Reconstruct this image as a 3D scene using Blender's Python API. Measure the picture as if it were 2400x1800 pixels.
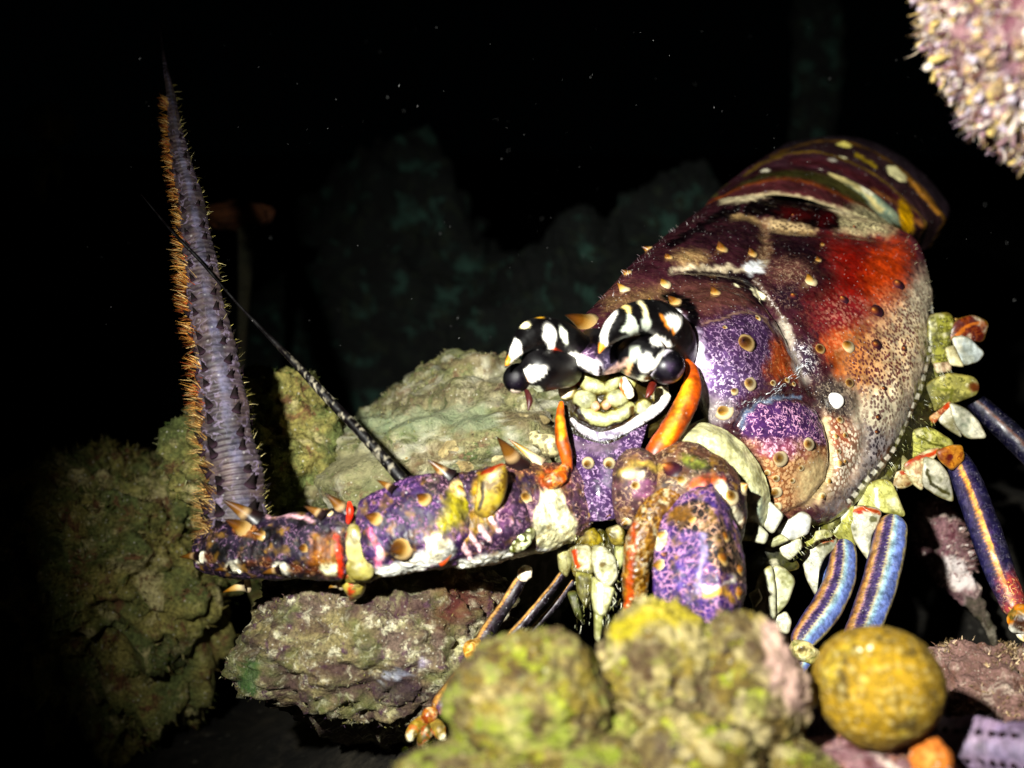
import bpy, math, random
import numpy as np
from mathutils import Matrix, Vector, Quaternion
random.seed(7); RNG = np.random.default_rng(7)
R = math.radians
for o in list(bpy.data.objects): bpy.data.objects.remove(o)
scn = bpy.context.scene
COL = scn.collection

# ------------------------------------------------------------------ camera, world, light, exposure
PITCH, HCAM, F = R(12), 0.20, 2573.0            # a camera 20 cm above the sea floor, tilted down
cam_d = bpy.data.cameras.new('camera'); cam = bpy.data.objects.new('camera', cam_d); COL.objects.link(cam)
cam.location = (0, 0, HCAM); cam.rotation_euler = (R(90) - PITCH, 0, 0)
cam_d.sensor_width = 36.0; cam_d.lens = F / 2400 * 36; cam_d.clip_start = 0.005; cam_d.clip_end = 200
cam_d.dof.use_dof = True; cam_d.dof.focus_distance = 0.290; cam_d.dof.aperture_fstop = 11.0
scn.camera = cam
w = bpy.data.worlds.new('World'); scn.world = w; w.use_nodes = True
w.node_tree.nodes['Background'].inputs[0].default_value = (0.02, 0.05, 0.06, 1)   # night water
w.node_tree.nodes['Background'].inputs[1].default_value = 0.004
scn.view_settings.view_transform = 'Standard'; scn.view_settings.look = 'None'
scn.view_settings.exposure = 0.0; scn.view_settings.gamma = 1.0; scn.view_settings.use_curve_mapping = False
CR = np.array(cam.rotation_euler.to_matrix())
def W(p):                                         # camera-frame centimetres -> world metres
    return np.asarray(p, float) @ CR.T * 0.01 + np.array([0, 0, HCAM])
def P(px, py, d):                                 # photo pixel + distance (cm) -> camera-frame centimetres
    return np.array([(px - 1200) / F * d, -(py - 900) / F * d, -d])
def proj(p):
    d = -p[..., 2]
    return p[..., 0] / d * F + 1200, -p[..., 1] / d * F + 900
# the diver's torch: a hand lamp held left of and above the lens
L = bpy.data.lights.new('dive_torch', 'SPOT'); LO = bpy.data.objects.new('dive_torch', L); COL.objects.link(LO)
LPOS = np.array([-6.2, 5.6, 1.0]); LAIM = P(1720, 930, 29)
LO.location = W(LPOS)
LO.rotation_euler = (Vector(W(LAIM)) - Vector(W(LPOS))).to_track_quat('-Z', 'Y').to_euler()
L.energy = 16.5; L.spot_size = R(71); L.spot_blend = 1.0; L.shadow_soft_size = 0.004; L.color = (1.0, 1.0, 0.92)

# ------------------------------------------------------------------ helpers
def zr(x0, y0, s): return lambda x, y: (x0 + x * s, y0 + y * s)
z1 = zr(1150, 650, .27125); z2 = zr(1600, 300, .30135); z3 = zr(1500, 700, .3316); z4 = zr(850, 1000, .27125)
z5 = zr(380, 900, .31348); z6 = zr(350, 100, .33144); z7 = zr(1300, 1050, .27125); z8 = zr(1800, 950, .51238)
y2 = zr(500, 750, .38427); y3 = zr(550, 1300, .31646); y4 = zr(900, 1350, .36166); y8 = zr(380, 550, .42194)
def zz(f, pts): return [f(*p) for p in pts]
def lin(h):
    h = h.lstrip('#'); c = np.array([int(h[i:i + 2], 16) / 255 for i in (0, 2, 4)])
    return np.where(c <= .04045, c / 12.92, ((c + .055) / 1.055) ** 2.4)
def hsh(ix, iy, iz, s):
    h = (ix * 374761393 + iy * 668265263 + iz * 2147483647 * 7 + s * 974634777) & 0xFFFFFFFF
    h = ((h ^ (h >> 13)) * 1274126177) & 0xFFFFFFFF
    h = ((h ^ (h >> 16)) * 2246822519) & 0xFFFFFFFF
    return ((h ^ (h >> 15)) & 0xFFFF) / 65535.0
def vnoise(p, s=0):
    p = np.asarray(p, float); i = np.floor(p).astype(np.int64); f = p - i; f = f * f * (3 - 2 * f)
    r = 0
    for dx in (0, 1):
        for dy in (0, 1):
            for dz in (0, 1):
                wt = (f[..., 0] if dx else 1 - f[..., 0]) * (f[..., 1] if dy else 1 - f[..., 1]) * (f[..., 2] if dz else 1 - f[..., 2])
                r = r + wt * hsh(i[..., 0] + dx, i[..., 1] + dy, i[..., 2] + dz, s)
    return r * 2 - 1
def fbm(p, o=4, s=0, g=.5):
    r = 0; a = 1; p = np.asarray(p, float)
    for k in range(o):
        r = r + a * vnoise(p * 2 ** k + 17.3 * k, s + k); a *= g
    return r
def cr(c, n):                                     # Catmull-Rom through control points, n samples
    c = np.asarray(c, float); k = len(c)
    e = np.concatenate([[2 * c[0] - c[1]], c, [2 * c[-1] - c[-2]]])
    t = np.linspace(0, k - 1, n); i = np.minimum(t.astype(int), k - 2); u = (t - i).reshape((-1,) + (1,) * (c.ndim - 1))
    a, b, d, f = e[i], e[i + 1], e[i + 2], e[i + 3]
    return .5 * (2 * b + (d - a) * u + (2 * a - 5 * b + 4 * d - f) * u ** 2 + (3 * b - a - 3 * d + f) * u ** 3)
def ss(a, b, x): t = np.clip((x - a) / (b - a), 0, 1); return t * t * (3 - 2 * t)
def seg_d(px, py, pts):                           # distance to polyline and arc length there
    best = np.full(np.shape(px), 1e9); arc = np.zeros(np.shape(px)); acc = 0
    for (ax, ay), (bx, by) in zip(pts[:-1], pts[1:]):
        l = math.hypot(bx - ax, by - ay) + 1e-9
        t = np.clip(((px - ax) * (bx - ax) + (py - ay) * (by - ay)) / l ** 2, 0, 1)
        d = np.hypot(px - ax - t * (bx - ax), py - ay - t * (by - ay))
        m = d < best; best = np.where(m, d, best); arc = np.where(m, acc + t * l, arc); acc += l
    return best, arc
def in_poly(px, py, pts):
    ins = np.zeros(np.shape(px), bool); n = len(pts)
    for i in range(n):
        (ax, ay), (bx, by) = pts[i], pts[(i + 1) % n]
        if ay == by: continue
        c = ((ay > py) != (by > py)) & (px < (bx - ax) * (py - ay) / (by - ay) + ax)
        ins ^= c
    return ins
def mott(p, sd, k=.6, sc=.16, dark='#1c1014', lite='#cdb890'):
    p.mix(k * ss(.12, .5, fbm(p.V / sc, 4, sd)), dark, fleck=lite, dens=.3); p.mix(k * .8 * ss(.3, .6, fbm(p.V / sc + 9, 4, sd + 7)), lite)
class Paint:                                      # pigment, with some painted light and shade, stored on the vertices
    def __init__(s, V, base, fleck=None, dens=0, wob=5, pt=0):
        s.V = V; s.px, s.py = proj(V); n = V[..., 0].size
        q = V / .25
        q2 = V / .055
        s.x = s.px + wob * (1.3 * fbm(q, 4, 3) + .35 * vnoise(q2, 13)); s.y = s.py + wob * (1.3 * fbm(q, 4, 9) + .35 * vnoise(q2, 19)); s.nz = fbm(V / .1, 3, 27)
        s.c = np.broadcast_to(lin(base), V.shape).copy()
        s.f = np.zeros(V.shape[:-1] + (4,)); s.pt = np.full(V.shape[:-1], float(pt))
        if fleck: s.f[..., :3] = lin(fleck); s.f[..., 3] = dens
    def mix(s, m, col, fleck=None, dens=None, pt=None):
        m = np.clip(m, 0, 1); m = np.clip(m + .35 * s.nz * 4 * m * (1 - m), 0, 1)[..., None]
        if col: s.c = s.c * (1 - m) + lin(col) * m
        if dens is None: dens = 0
        fc = np.concatenate([lin(fleck) if fleck else s.f.reshape(-1, 4)[0, :3], [dens]])
        if fleck: s.f = s.f * (1 - m) + fc * m
        else: s.f[..., 3] = s.f[..., 3] * (1 - m[..., 0]) + dens * m[..., 0]
        if pt is not None: s.pt = s.pt * (1 - m[..., 0]) + pt * m[..., 0]
        return s
    def poly(s, pts, col, soft=8, a=1, **k):
        d, _ = seg_d(s.x, s.y, list(pts) + [pts[0]])
        d = np.where(in_poly(s.x, s.y, pts), d, -d)
        soft = soft * (.7 if soft < 10 else 1.7)
        return s.mix(a * ss(-soft, soft, d), col, **k)
    def line(s, pts, r, col, soft=None, a=1, dash=None, **k):
        if soft is None: soft = r * .5
        d, arc = seg_d(s.x, s.y, pts) if not dash else seg_d(s.px, s.py, pts)
        m = a * (1 - ss(r - soft, r + soft, d))
        if dash: m = m * (np.mod(arc, dash[0]) < dash[1])
        return s.mix(m, col, **k)
    def blob(s, c, rx, ry, col, rot=0, soft=.25, a=1, **k):
        x = s.x - c[0]; y = s.y - c[1]; cs, sn = math.cos(R(rot)), math.sin(R(rot))
        d = np.hypot((x * cs + y * sn) / rx, (-x * sn + y * cs) / ry)
        return s.mix(a * (1 - ss(1 - soft, 1 + soft, d)), col, **k)

def make_mesh(name, V, quads, tris=None, attrs=None, smooth=True):
    V = np.asarray(V, float).reshape(-1, 3); quads = np.asarray(quads, np.int64).reshape(-1, 4)
    tris = np.zeros((0, 3), np.int64) if tris is None else np.asarray(tris, np.int64).reshape(-1, 3)
    me = bpy.data.meshes.new(name)
    me.vertices.add(len(V)); me.vertices.foreach_set('co', V.astype(np.float32).ravel())
    nl = quads.size + tris.size
    me.loops.add(nl); me.loops.foreach_set('vertex_index', np.concatenate([quads.ravel(), tris.ravel()]).astype(np.int32))
    st = np.concatenate([np.arange(len(quads)) * 4, quads.size + np.arange(len(tris)) * 3]).astype(np.int32)
    me.polygons.add(len(st)); me.polygons.foreach_set('loop_start', st)
    me.polygons.foreach_set('use_smooth', np.full(len(st), smooth))
    me.update(calc_edges=True); me.validate()
    if attrs:
        for k, a in attrs.items():
            a = np.asarray(a, float)
            if a.ndim == 1:
                at = me.attributes.new(k, 'FLOAT', 'POINT'); at.data.foreach_set('value', a.astype(np.float32))
            else:
                if a.shape[1] == 3: a = np.concatenate([a, np.ones((len(a), 1))], 1)
                at = me.attributes.new(k, 'FLOAT_COLOR', 'POINT'); at.data.foreach_set('color', a.astype(np.float32).ravel())
    return me
def grid_faces(n, m, cu=False, cv=False, off=0):
    i = np.arange(n if cu else n - 1); j = np.arange(m if cv else m - 1)
    I, J = np.meshgrid(i, j, indexing='ij'); I2 = (I + 1) % n; J2 = (J + 1) % m
    return np.stack([I * m + J, I * m + J2, I2 * m + J2, I2 * m + J], -1).reshape(-1, 4) + off
def normals(V, cv=False):
    du = np.gradient(V, axis=0)
    dv = (np.roll(V, -1, 1) - np.roll(V, 1, 1)) / 2 if cv else np.gradient(V, axis=1)
    n = np.cross(du, dv); return n / (np.linalg.norm(n, axis=-1, keepdims=True) + 1e-12)

ORG = {}
def link(name, me, mat, parent=None, loc=None):
    o = bpy.data.objects.new(name, me); COL.objects.link(o)
    if me is not None and mat is not None and not me.materials: me.materials.append(mat)
    if parent is not None: o.parent = parent
    return o
def root_loc(o):
    while o.parent is not None: o = o.parent
    return np.array(ORG.get(o.name, (0, 0, 0)))
def thing(name, label, cat, base, group=None):
    o = bpy.data.objects.new(name, None); COL.objects.link(o); o.location = base; ORG[o.name] = tuple(base)
    o.empty_display_size = .01
    return tag(o, label, cat, group)
def tag(o, label, cat, group=None, kind=None):
    if label: o['label'] = label
    if cat: o['category'] = cat
    if group: o['group'] = group
    if kind: o['kind'] = kind
    return o
def surf(name, V, mat, parent, paint=None, cv=False, cu=False, caps=False, flip=False, smooth=True):
    """V: (n,m,3) camera-frame cm grid -> object"""
    n, m = V.shape[:2]; q = grid_faces(n, m, cu, cv); pts = V.reshape(-1, 3); tr = []
    c = f = pt = None
    if paint is not None: c = paint.c.reshape(-1, 3); f = paint.f.reshape(-1, 4); pt = paint.pt.ravel()
    if caps:
        ex = [V[0].mean(0), V[-1].mean(0)]; k = len(pts); pts = np.concatenate([pts, ex])
        j = np.arange(m); j2 = (j + 1) % m
        tr = np.concatenate([np.stack([j2, j, np.full(m, k)], -1), np.stack([(n - 1) * m + j, (n - 1) * m + j2, np.full(m, k + 1)], -1)])
        if c is not None:
            c = np.concatenate([c, [paint.c[0].mean(0), paint.c[-1].mean(0)]]); f = np.concatenate([f, [paint.f[0].mean(0), paint.f[-1].mean(0)]])
            pt = np.concatenate([pt, [pt[0], pt[-1]]])
    if flip: q = q[:, ::-1]; tr = tr[:, ::-1] if len(tr) else tr
    org = root_loc(parent) if parent is not None else np.zeros(3)
    at = {'Col': c, 'Flk': f, 'Pt': pt} if c is not None else None
    return link(name, make_mesh(name, W(pts) - org, q, tr if len(tr) else None, at, smooth), mat, parent)

def tube(path, n=80, m=28, flat=1.0, round0=False, round1=False, radd=None, rk=1.0, sq=0):
    """path rows (px,py,d,r_px) -> V grid, theta (0 faces the camera)"""
    path = np.asarray(path, float); s = cr(path, n)
    C = np.stack([P(*r[:3]) for r in s]); rad = np.maximum(s[:, 3], .3) * s[:, 2] / F
    T = np.gradient(C, axis=0); T /= np.linalg.norm(T, axis=1, keepdims=True)
    arc = np.concatenate([[0], np.cumsum(np.linalg.norm(np.diff(C, axis=0), axis=1))])
    if round0: u = np.clip(arc / (rad[0] * rk), 0, 1); rad = rad * np.sqrt(np.maximum(1 - (1 - u) ** 2, .002))
    if round1: u = np.clip((arc[-1] - arc) / max(rad[-1] * rk, 1e-3), 0, 1); rad = rad * np.sqrt(np.maximum(1 - (1 - u) ** 2, .002))
    view = -C / np.linalg.norm(C, axis=1, keepdims=True)
    N = view - (view * T).sum(1, keepdims=True) * T; N /= np.linalg.norm(N, axis=1, keepdims=True)
    B = np.cross(T, N); th = np.linspace(0, 2 * math.pi, m, endpoint=False)
    if radd is not None: rad = rad[:, None] * radd(np.linspace(0, 1, n)[:, None], th[None, :])
    else: rad = np.repeat(rad[:, None], m, 1)
    if sq: rad = rad * (1 + sq * (1 / np.maximum(np.abs(np.cos(th - .4)), np.abs(np.sin(th - .4))) - 1.18))[None]
    V = C[:, None] + rad[..., None] * (np.cos(th)[None, :, None] * N[:, None] * flat + np.sin(th)[None, :, None] * B[:, None])
    return V, th
def ball(c, rx, ry, rz, n=40, m=48, rot=0, pole='z', jit=0, seed=0):
    """ellipsoid, c=(px,py,d), rx,ry px, rz cm"""
    k = c[2] / F; ph = np.linspace(.02, math.pi - .02, n)[:, None]; th = np.linspace(0, 2 * math.pi, m, endpoint=False)[None]
    x = np.sin(ph) * np.cos(th); y = np.sin(ph) * np.sin(th); z = np.cos(ph) + 0 * th
    if pole == 'y': x, y, z = x, z, -y
    S = np.stack([x * rx * k, y * ry * k, z * rz], -1)
    if jit: S = S * (1 + jit * fbm(S / np.array([rx * k, ry * k, rz]) * 1.7 + seed * 3.1, 4, seed))[..., None]
    a = R(-rot); S = np.stack([S[..., 0] * math.cos(a) - S[..., 1] * math.sin(a), S[..., 0] * math.sin(a) + S[..., 1] * math.cos(a), S[..., 2]], -1)
    return S + P(*c)
def net(ctrl, n, m):
    c = np.asarray(ctrl, float); c = cr(c, n); c = np.swapaxes(cr(np.swapaxes(c, 0, 1), m), 0, 1)
    d = c[..., 2]
    return np.stack([(c[..., 0] - 1200) / F * d, -(c[..., 1] - 900) / F * d, -d], -1)

# ------------------------------------------------------------------ materials
def nt(name):
    m = bpy.data.materials.new(name); m.use_nodes = True; t = m.node_tree
    return m, t, t.nodes, t.links, t.nodes['Principled BSDF']
def node(t, typ, **kw):
    n = t.nodes.new(typ)
    for k, v in kw.items():
        if k.startswith('i_'):
            key = k[2:]; key = int(key) if key.isdigit() else key.replace('_', ' ')
            n.inputs[key].default_value = v
        else: setattr(n, k, v)
    return n
def math_(t, op, a, b=None, c=None, clamp=False):
    n = t.nodes.new('ShaderNodeMath'); n.operation = op; n.use_clamp = clamp
    for i, v in enumerate((a, b, c)):
        if v is None: continue
        if isinstance(v, (int, float)): n.inputs[i].default_value = v
        else: t.links.new(v, n.inputs[i])
    return n.outputs[0]
def mixc(t, fac, a, b, blend='MIX'):
    n = t.nodes.new('ShaderNodeMix'); n.data_type = 'RGBA'; n.blend_type = blend; n.clamp_result = False
    for s, v in ((n.inputs[0], fac), (n.inputs[6], a), (n.inputs[7], b)):
        if isinstance(v, (int, float)): s.default_value = v
        elif isinstance(v, (tuple, list, np.ndarray)): s.default_value = tuple(v) + (1,) if len(v) == 3 else tuple(v)
        else: t.links.new(v, s)
    return n.outputs[2]
def rng(t, v, a, b, c=0, d=1):
    n = t.nodes.new('ShaderNodeMapRange'); n.interpolation_type = 'SMOOTHSTEP'; t.links.new(v, n.inputs[0])
    for i, x in enumerate((a, b, c, d)): n.inputs[i + 1].default_value = x
    return n.outputs[0]
def shell_mat(name, S=520, wline=.05, rough=.42, spec=.35, bump=.25, vary=.35, speck=.5, coat=0, dirt=0, grit=.45, netw=0, gam=1.22, dsc=1.5):
    m, t, N, Lk, bs = nt(name)
    tc = N.new('ShaderNodeTexCoord').outputs['Object']
    col = node(t, 'ShaderNodeVertexColor', layer_name='Col').outputs[0]
    fl = node(t, 'ShaderNodeVertexColor', layer_name='Flk'); pt = node(t, 'ShaderNodeAttribute', attribute_name='Pt').outputs['Fac']
    def noise(sc, det=2, dist=0, rough_=.5):
        n = node(t, 'ShaderNodeTexNoise', i_Scale=sc, i_Detail=det, i_Distortion=dist, i_Roughness=rough_); Lk.new(tc, n.inputs['Vector']); return n.outputs['Fac']
    def vor(sc):
        n = node(t, 'ShaderNodeTexVoronoi', i_Scale=sc); Lk.new(tc, n.inputs['Vector']); return n
    n1 = noise(S, 1.5, .5); ridge = rng(t, math_(t, 'ABSOLUTE', math_(t, 'SUBTRACT', n1, .5)), wline, wline * .25, 0, 1)
    brk = rng(t, noise(S * .8, 1), .40, .52); lines = math_(t, 'MULTIPLY', ridge, brk)
    if netw:
        vv = node(t, 'ShaderNodeTexVoronoi', i_Scale=netw, feature='DISTANCE_TO_EDGE'); nd = node(t, 'ShaderNodeTexNoise', i_Scale=netw * 1.3, i_Detail=3); Lk.new(tc, nd.inputs['Vector'])
        ma = node(t, 'ShaderNodeMix', data_type='VECTOR'); ma.inputs[0].default_value = .002; Lk.new(tc, ma.inputs[4]); Lk.new(nd.outputs['Color'], ma.inputs[5]); Lk.new(ma.outputs[1], vv.inputs['Vector'])
        net_ = rng(t, vv.outputs['Distance'], .085, .03, 0, 1); net_ = math_(t, 'MULTIPLY', net_, rng(t, noise(netw * .9, 2), .36, .52)); lines = math_(t, 'MAXIMUM', math_(t, 'MULTIPLY', lines, .45), net_)
    v = vor(S * dsc); dots = rng(t, v.outputs['Distance'], .54, .40, 0, 1)
    pat = math_(t, 'ADD', math_(t, 'MULTIPLY', lines, math_(t, 'SUBTRACT', 1.0, pt)), math_(t, 'MULTIPLY', dots, pt), clamp=True)
    fac = math_(t, 'MULTIPLY', pat, fl.outputs['Alpha'], clamp=True)
    var = rng(t, noise(S * .28, 4), .25, .75, 1 - vary, 1 + vary)
    c1 = mixc(t, 1.0, col, var, 'MULTIPLY')
    hue = rng(t, noise(S * .9, 5, 0, .65), .3, .7, 1 - grit, 1 + grit); c1 = mixc(t, 1.0, c1, hue, 'MULTIPLY')
    c2 = mixc(t, fac, c1, fl.outputs[0])
    v2 = vor(S * 1.1); sp = math_(t, 'MULTIPLY', rng(t, v2.outputs['Distance'], .2, .08, 0, 1), rng(t, v2.outputs['Color'], .60, .68))
    c3 = mixc(t, math_(t, 'MULTIPLY', sp, speck), c2, (.75, .72, .7))
    if dirt:
        c3 = mixc(t, math_(t, 'MULTIPLY', rng(t, noise(S * .22, 5, 0, .7), .55, .7), dirt), c3, (.16, .14, .07))
    gm = node(t, 'ShaderNodeGamma', i_Gamma=gam); Lk.new(c3, gm.inputs[0]); Lk.new(gm.outputs[0], bs.inputs['Base Color'])
    bs.inputs['Specular IOR Level'].default_value = spec
    Lk.new(rng(t, noise(S * .5, 3), .3, .7, rough - .1, rough + .15), bs.inputs['Roughness'])
    if coat: bs.inputs['Coat Weight'].default_value = coat; bs.inputs['Coat Roughness'].default_value = .1
    hgt = math_(t, 'ADD', math_(t, 'MULTIPLY', noise(S * 1.3, 4), .8), math_(t, 'MULTIPLY', fac, .5))
    b = node(t, 'ShaderNodeBump', i_Strength=bump, i_Distance=.0004); Lk.new(hgt, b.inputs['Height']); Lk.new(b.outputs[0], bs.inputs['Normal'])
    return m
def rock_mat(name, cols, S=90, bump=.7, over=True, rough=.85, cell=0, spk=.8):
    m, t, N, Lk, bs = nt(name); tc = N.new('ShaderNodeTexCoord').outputs['Object']
    def noise(sc, det=4, dist=0, r_=.6):
        n = node(t, 'ShaderNodeTexNoise', i_Scale=sc, i_Detail=det, i_Distortion=dist, i_Roughness=r_); Lk.new(tc, n.inputs['Vector']); return n.outputs['Fac']
    c = lin(cols[0]); out = mixc(t, rng(t, noise(S * .6, 5), .38, .62), tuple(lin(cols[0])), tuple(lin(cols[1])))
    for k, cc in enumerate(cols[2:]):
        out = mixc(t, rng(t, noise(S * (.8 + .5 * k) + 13 * k, 6, .4, .65), .53, .64), out, tuple(lin(cc)))
    f = rng(t, noise(S * 9, 4, 0, .7), .3, .7, .45, 1.5); out = mixc(t, 1.0, out, f, 'MULTIPLY')
    v = node(t, 'ShaderNodeTexVoronoi', i_Scale=S * 7); Lk.new(tc, v.inputs['Vector'])
    sp = math_(t, 'MULTIPLY', rng(t, v.outputs['Distance'], .28, .1, 0, spk), rng(t, v.outputs['Color'], .6, .7))
    out = mixc(t, sp, out, (.55, .52, .42))
    if over:
        fl = node(t, 'ShaderNodeVertexColor', layer_name='Flk')
        out = mixc(t, fl.outputs['Alpha'], out, fl.outputs[0])
    Lk.new(out, bs.inputs['Base Color']); bs.inputs['Roughness'].default_value = rough; bs.inputs['Specular IOR Level'].default_value = .2
    h = math_(t, 'ADD', noise(S * 3, 8, .3, .7), math_(t, 'MULTIPLY', noise(S * 12, 3), .35))
    if cell:
        v3 = node(t, 'ShaderNodeTexVoronoi', i_Scale=cell); Lk.new(tc, v3.inputs['Vector'])
        h = math_(t, 'ADD', h, math_(t, 'MULTIPLY', v3.outputs['Distance'], 1.2))
    b = node(t, 'ShaderNodeBump', i_Strength=bump, i_Distance=.0025); Lk.new(h, b.inputs['Height']); Lk.new(b.outputs[0], bs.inputs['Normal'])
    return m
def plain_mat(name, rough=.5, spec=.3, sss=0, trans=0):
    m, t, N, Lk, bs = nt(name)
    tc = N.new('ShaderNodeTexCoord').outputs['Object']
    n = node(t, 'ShaderNodeTexNoise', i_Scale=900, i_Detail=3); Lk.new(tc, n.inputs['Vector'])
    col = node(t, 'ShaderNodeVertexColor', layer_name='Col').outputs[0]
    Lk.new(mixc(t, 1.0, col, rng(t, n.outputs['Fac'], .3, .7, .7, 1.3), 'MULTIPLY'), bs.inputs['Base Color'])
    bs.inputs['Roughness'].default_value = rough; bs.inputs['Specular IOR Level'].default_value = spec
    return m
M_CARA = shell_mat('carapace_shell', S=900, wline=.055, bump=.08, grit=.2, dirt=.1, rough=.24, dsc=1.0, gam=1.25, spec=.5, coat=.25, speck=.75)
M_SHELL = shell_mat('limb_shell', S=620, wline=.032, bump=.45, dirt=.35, grit=.5, rough=.52, spec=.28)
M_NET = shell_mat('limb_shell_netted', S=760, wline=.035, bump=.5, dirt=.3, grit=.5, netw=520, rough=.52, spec=.28)
M_ABD = shell_mat('tail_shell', S=420, bump=.15, rough=.3, grit=.25, spec=.45)
M_EYE = shell_mat('horn_shell', S=500, vary=.12, speck=.15, rough=.42, bump=.1, grit=.12)
M_CORN = shell_mat('cornea', S=900, vary=.1, speck=.05, rough=.4, spec=.25, bump=.03, grit=.1)
M_SOFT = shell_mat('soft_membrane', S=520, wline=.10, vary=.35, speck=.2, rough=.45, bump=.35, dirt=.4, grit=.35, gam=1.35)
M_PALE = shell_mat('pale_joint_shell', S=620, wline=.08, vary=.3, speck=.15, rough=.42, bump=.1, dirt=.3, grit=.2, gam=1.25)
M_SPINE = plain_mat('spine_horn', .38, .4)
M_HAIR = plain_mat('bristle', .7, .15)
M_LEG = shell_mat('leg_shell', S=700, vary=.2, speck=.25, rough=.4, bump=.2)
M_WHIP = shell_mat('antenna_whip_shell', S=420, vary=.4, speck=.25, rough=.55, bump=.4, dirt=.2)
M_R1 = rock_mat('reef_rock_olive', ['#827c58', '#5a5c3a', '#a39c7c', '#66503a', '#505c34'], 95)
M_R2 = rock_mat('reef_rock_mottled', ['#756a46', '#5a4a40', '#98936a', '#4a3240', '#b4ae92'], 130)
M_R3 = rock_mat('reef_rock_dim', ['#8a8044', '#5e6638', '#aea270', '#6a4a30'], 90)
M_FG = rock_mat('lobed_coral', ['#5e5216', '#3c2e10', '#80724a', '#24140a', '#626614'], 90, bump=.35, spk=.2)
M_BALL = rock_mat('ball_sponge', ['#7a5e08', '#5a450a', '#84701c', '#46360c'], 120, bump=.25, cell=620, spk=.25)
M_PINK = rock_mat('pink_coral', ['#8f6a6c', '#6a4850', '#c9b3a6', '#5a3038'], 160)
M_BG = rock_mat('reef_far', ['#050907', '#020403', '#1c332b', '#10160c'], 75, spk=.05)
M_SAND = rock_mat('sea_floor', ['#1c1914', '#110f0c', '#26221b'], 30, over=False, spk=.05)
M_SPON = rock_mat('smooth_sponge', ['#94855c', '#7c6640', '#a0946c'], 60, bump=.15, spk=.15)
M_ORNG = rock_mat('orange_sponge', ['#a3591a', '#7d3c12', '#b87a3a'], 120, bump=.4)

# ------------------------------------------------------------------ spines (shared meshes)
def spine_mesh(name, cols, curve=-.3, m=14, n=9, collar=True):
    """unit cone along +Z, base radius 1, height 1; cols: list of (t, hex)"""
    t = np.linspace(0, 1, n); r = (1 - t) ** .85; r[-1] = .03
    if collar: r = r * (1 + .25 * np.exp(-(t / .12) ** 2))
    th = np.linspace(0, 2 * math.pi, m, endpoint=False)
    V = np.stack([r[:, None] * np.cos(th) + curve * (t ** 2)[:, None] * 1.6, r[:, None] * np.sin(th), np.repeat(t[:, None], m, 1)], -1)
    ts = [c[0] for c in cols]; cc = np.stack([lin(c[1]) for c in cols])
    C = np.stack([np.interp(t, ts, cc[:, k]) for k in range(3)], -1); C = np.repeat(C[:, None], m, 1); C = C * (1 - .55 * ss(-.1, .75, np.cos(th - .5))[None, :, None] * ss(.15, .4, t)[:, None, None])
    sk = np.zeros((n * m, 4))
    return make_mesh(name, V, grid_faces(n, m, cv=True), None, {'Col': C.reshape(-1, 3), 'Flk': sk, 'Pt': np.zeros(n * m)})
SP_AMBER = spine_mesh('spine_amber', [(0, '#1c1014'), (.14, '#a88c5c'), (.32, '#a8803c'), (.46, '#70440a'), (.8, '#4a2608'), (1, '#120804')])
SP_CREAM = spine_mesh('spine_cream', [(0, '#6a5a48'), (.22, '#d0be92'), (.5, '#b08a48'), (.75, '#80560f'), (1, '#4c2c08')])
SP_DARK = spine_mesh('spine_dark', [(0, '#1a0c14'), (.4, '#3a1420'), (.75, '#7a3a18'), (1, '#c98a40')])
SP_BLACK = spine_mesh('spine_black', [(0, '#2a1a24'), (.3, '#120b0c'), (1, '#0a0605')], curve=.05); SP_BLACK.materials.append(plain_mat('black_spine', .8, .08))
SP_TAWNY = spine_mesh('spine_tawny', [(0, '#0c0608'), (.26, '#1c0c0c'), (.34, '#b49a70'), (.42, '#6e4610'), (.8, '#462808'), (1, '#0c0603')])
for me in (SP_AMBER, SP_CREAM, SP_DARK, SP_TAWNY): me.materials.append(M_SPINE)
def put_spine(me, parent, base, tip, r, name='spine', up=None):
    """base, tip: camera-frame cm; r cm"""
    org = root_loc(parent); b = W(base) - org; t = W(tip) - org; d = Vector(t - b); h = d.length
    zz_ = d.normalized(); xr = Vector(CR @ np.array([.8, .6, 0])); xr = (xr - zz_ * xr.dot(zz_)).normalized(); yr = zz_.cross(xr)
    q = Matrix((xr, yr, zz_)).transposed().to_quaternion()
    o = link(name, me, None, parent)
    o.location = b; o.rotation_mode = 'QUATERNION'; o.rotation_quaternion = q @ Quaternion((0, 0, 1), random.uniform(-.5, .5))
    o.scale = (r * .01, r * .01, h); return o
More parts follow.
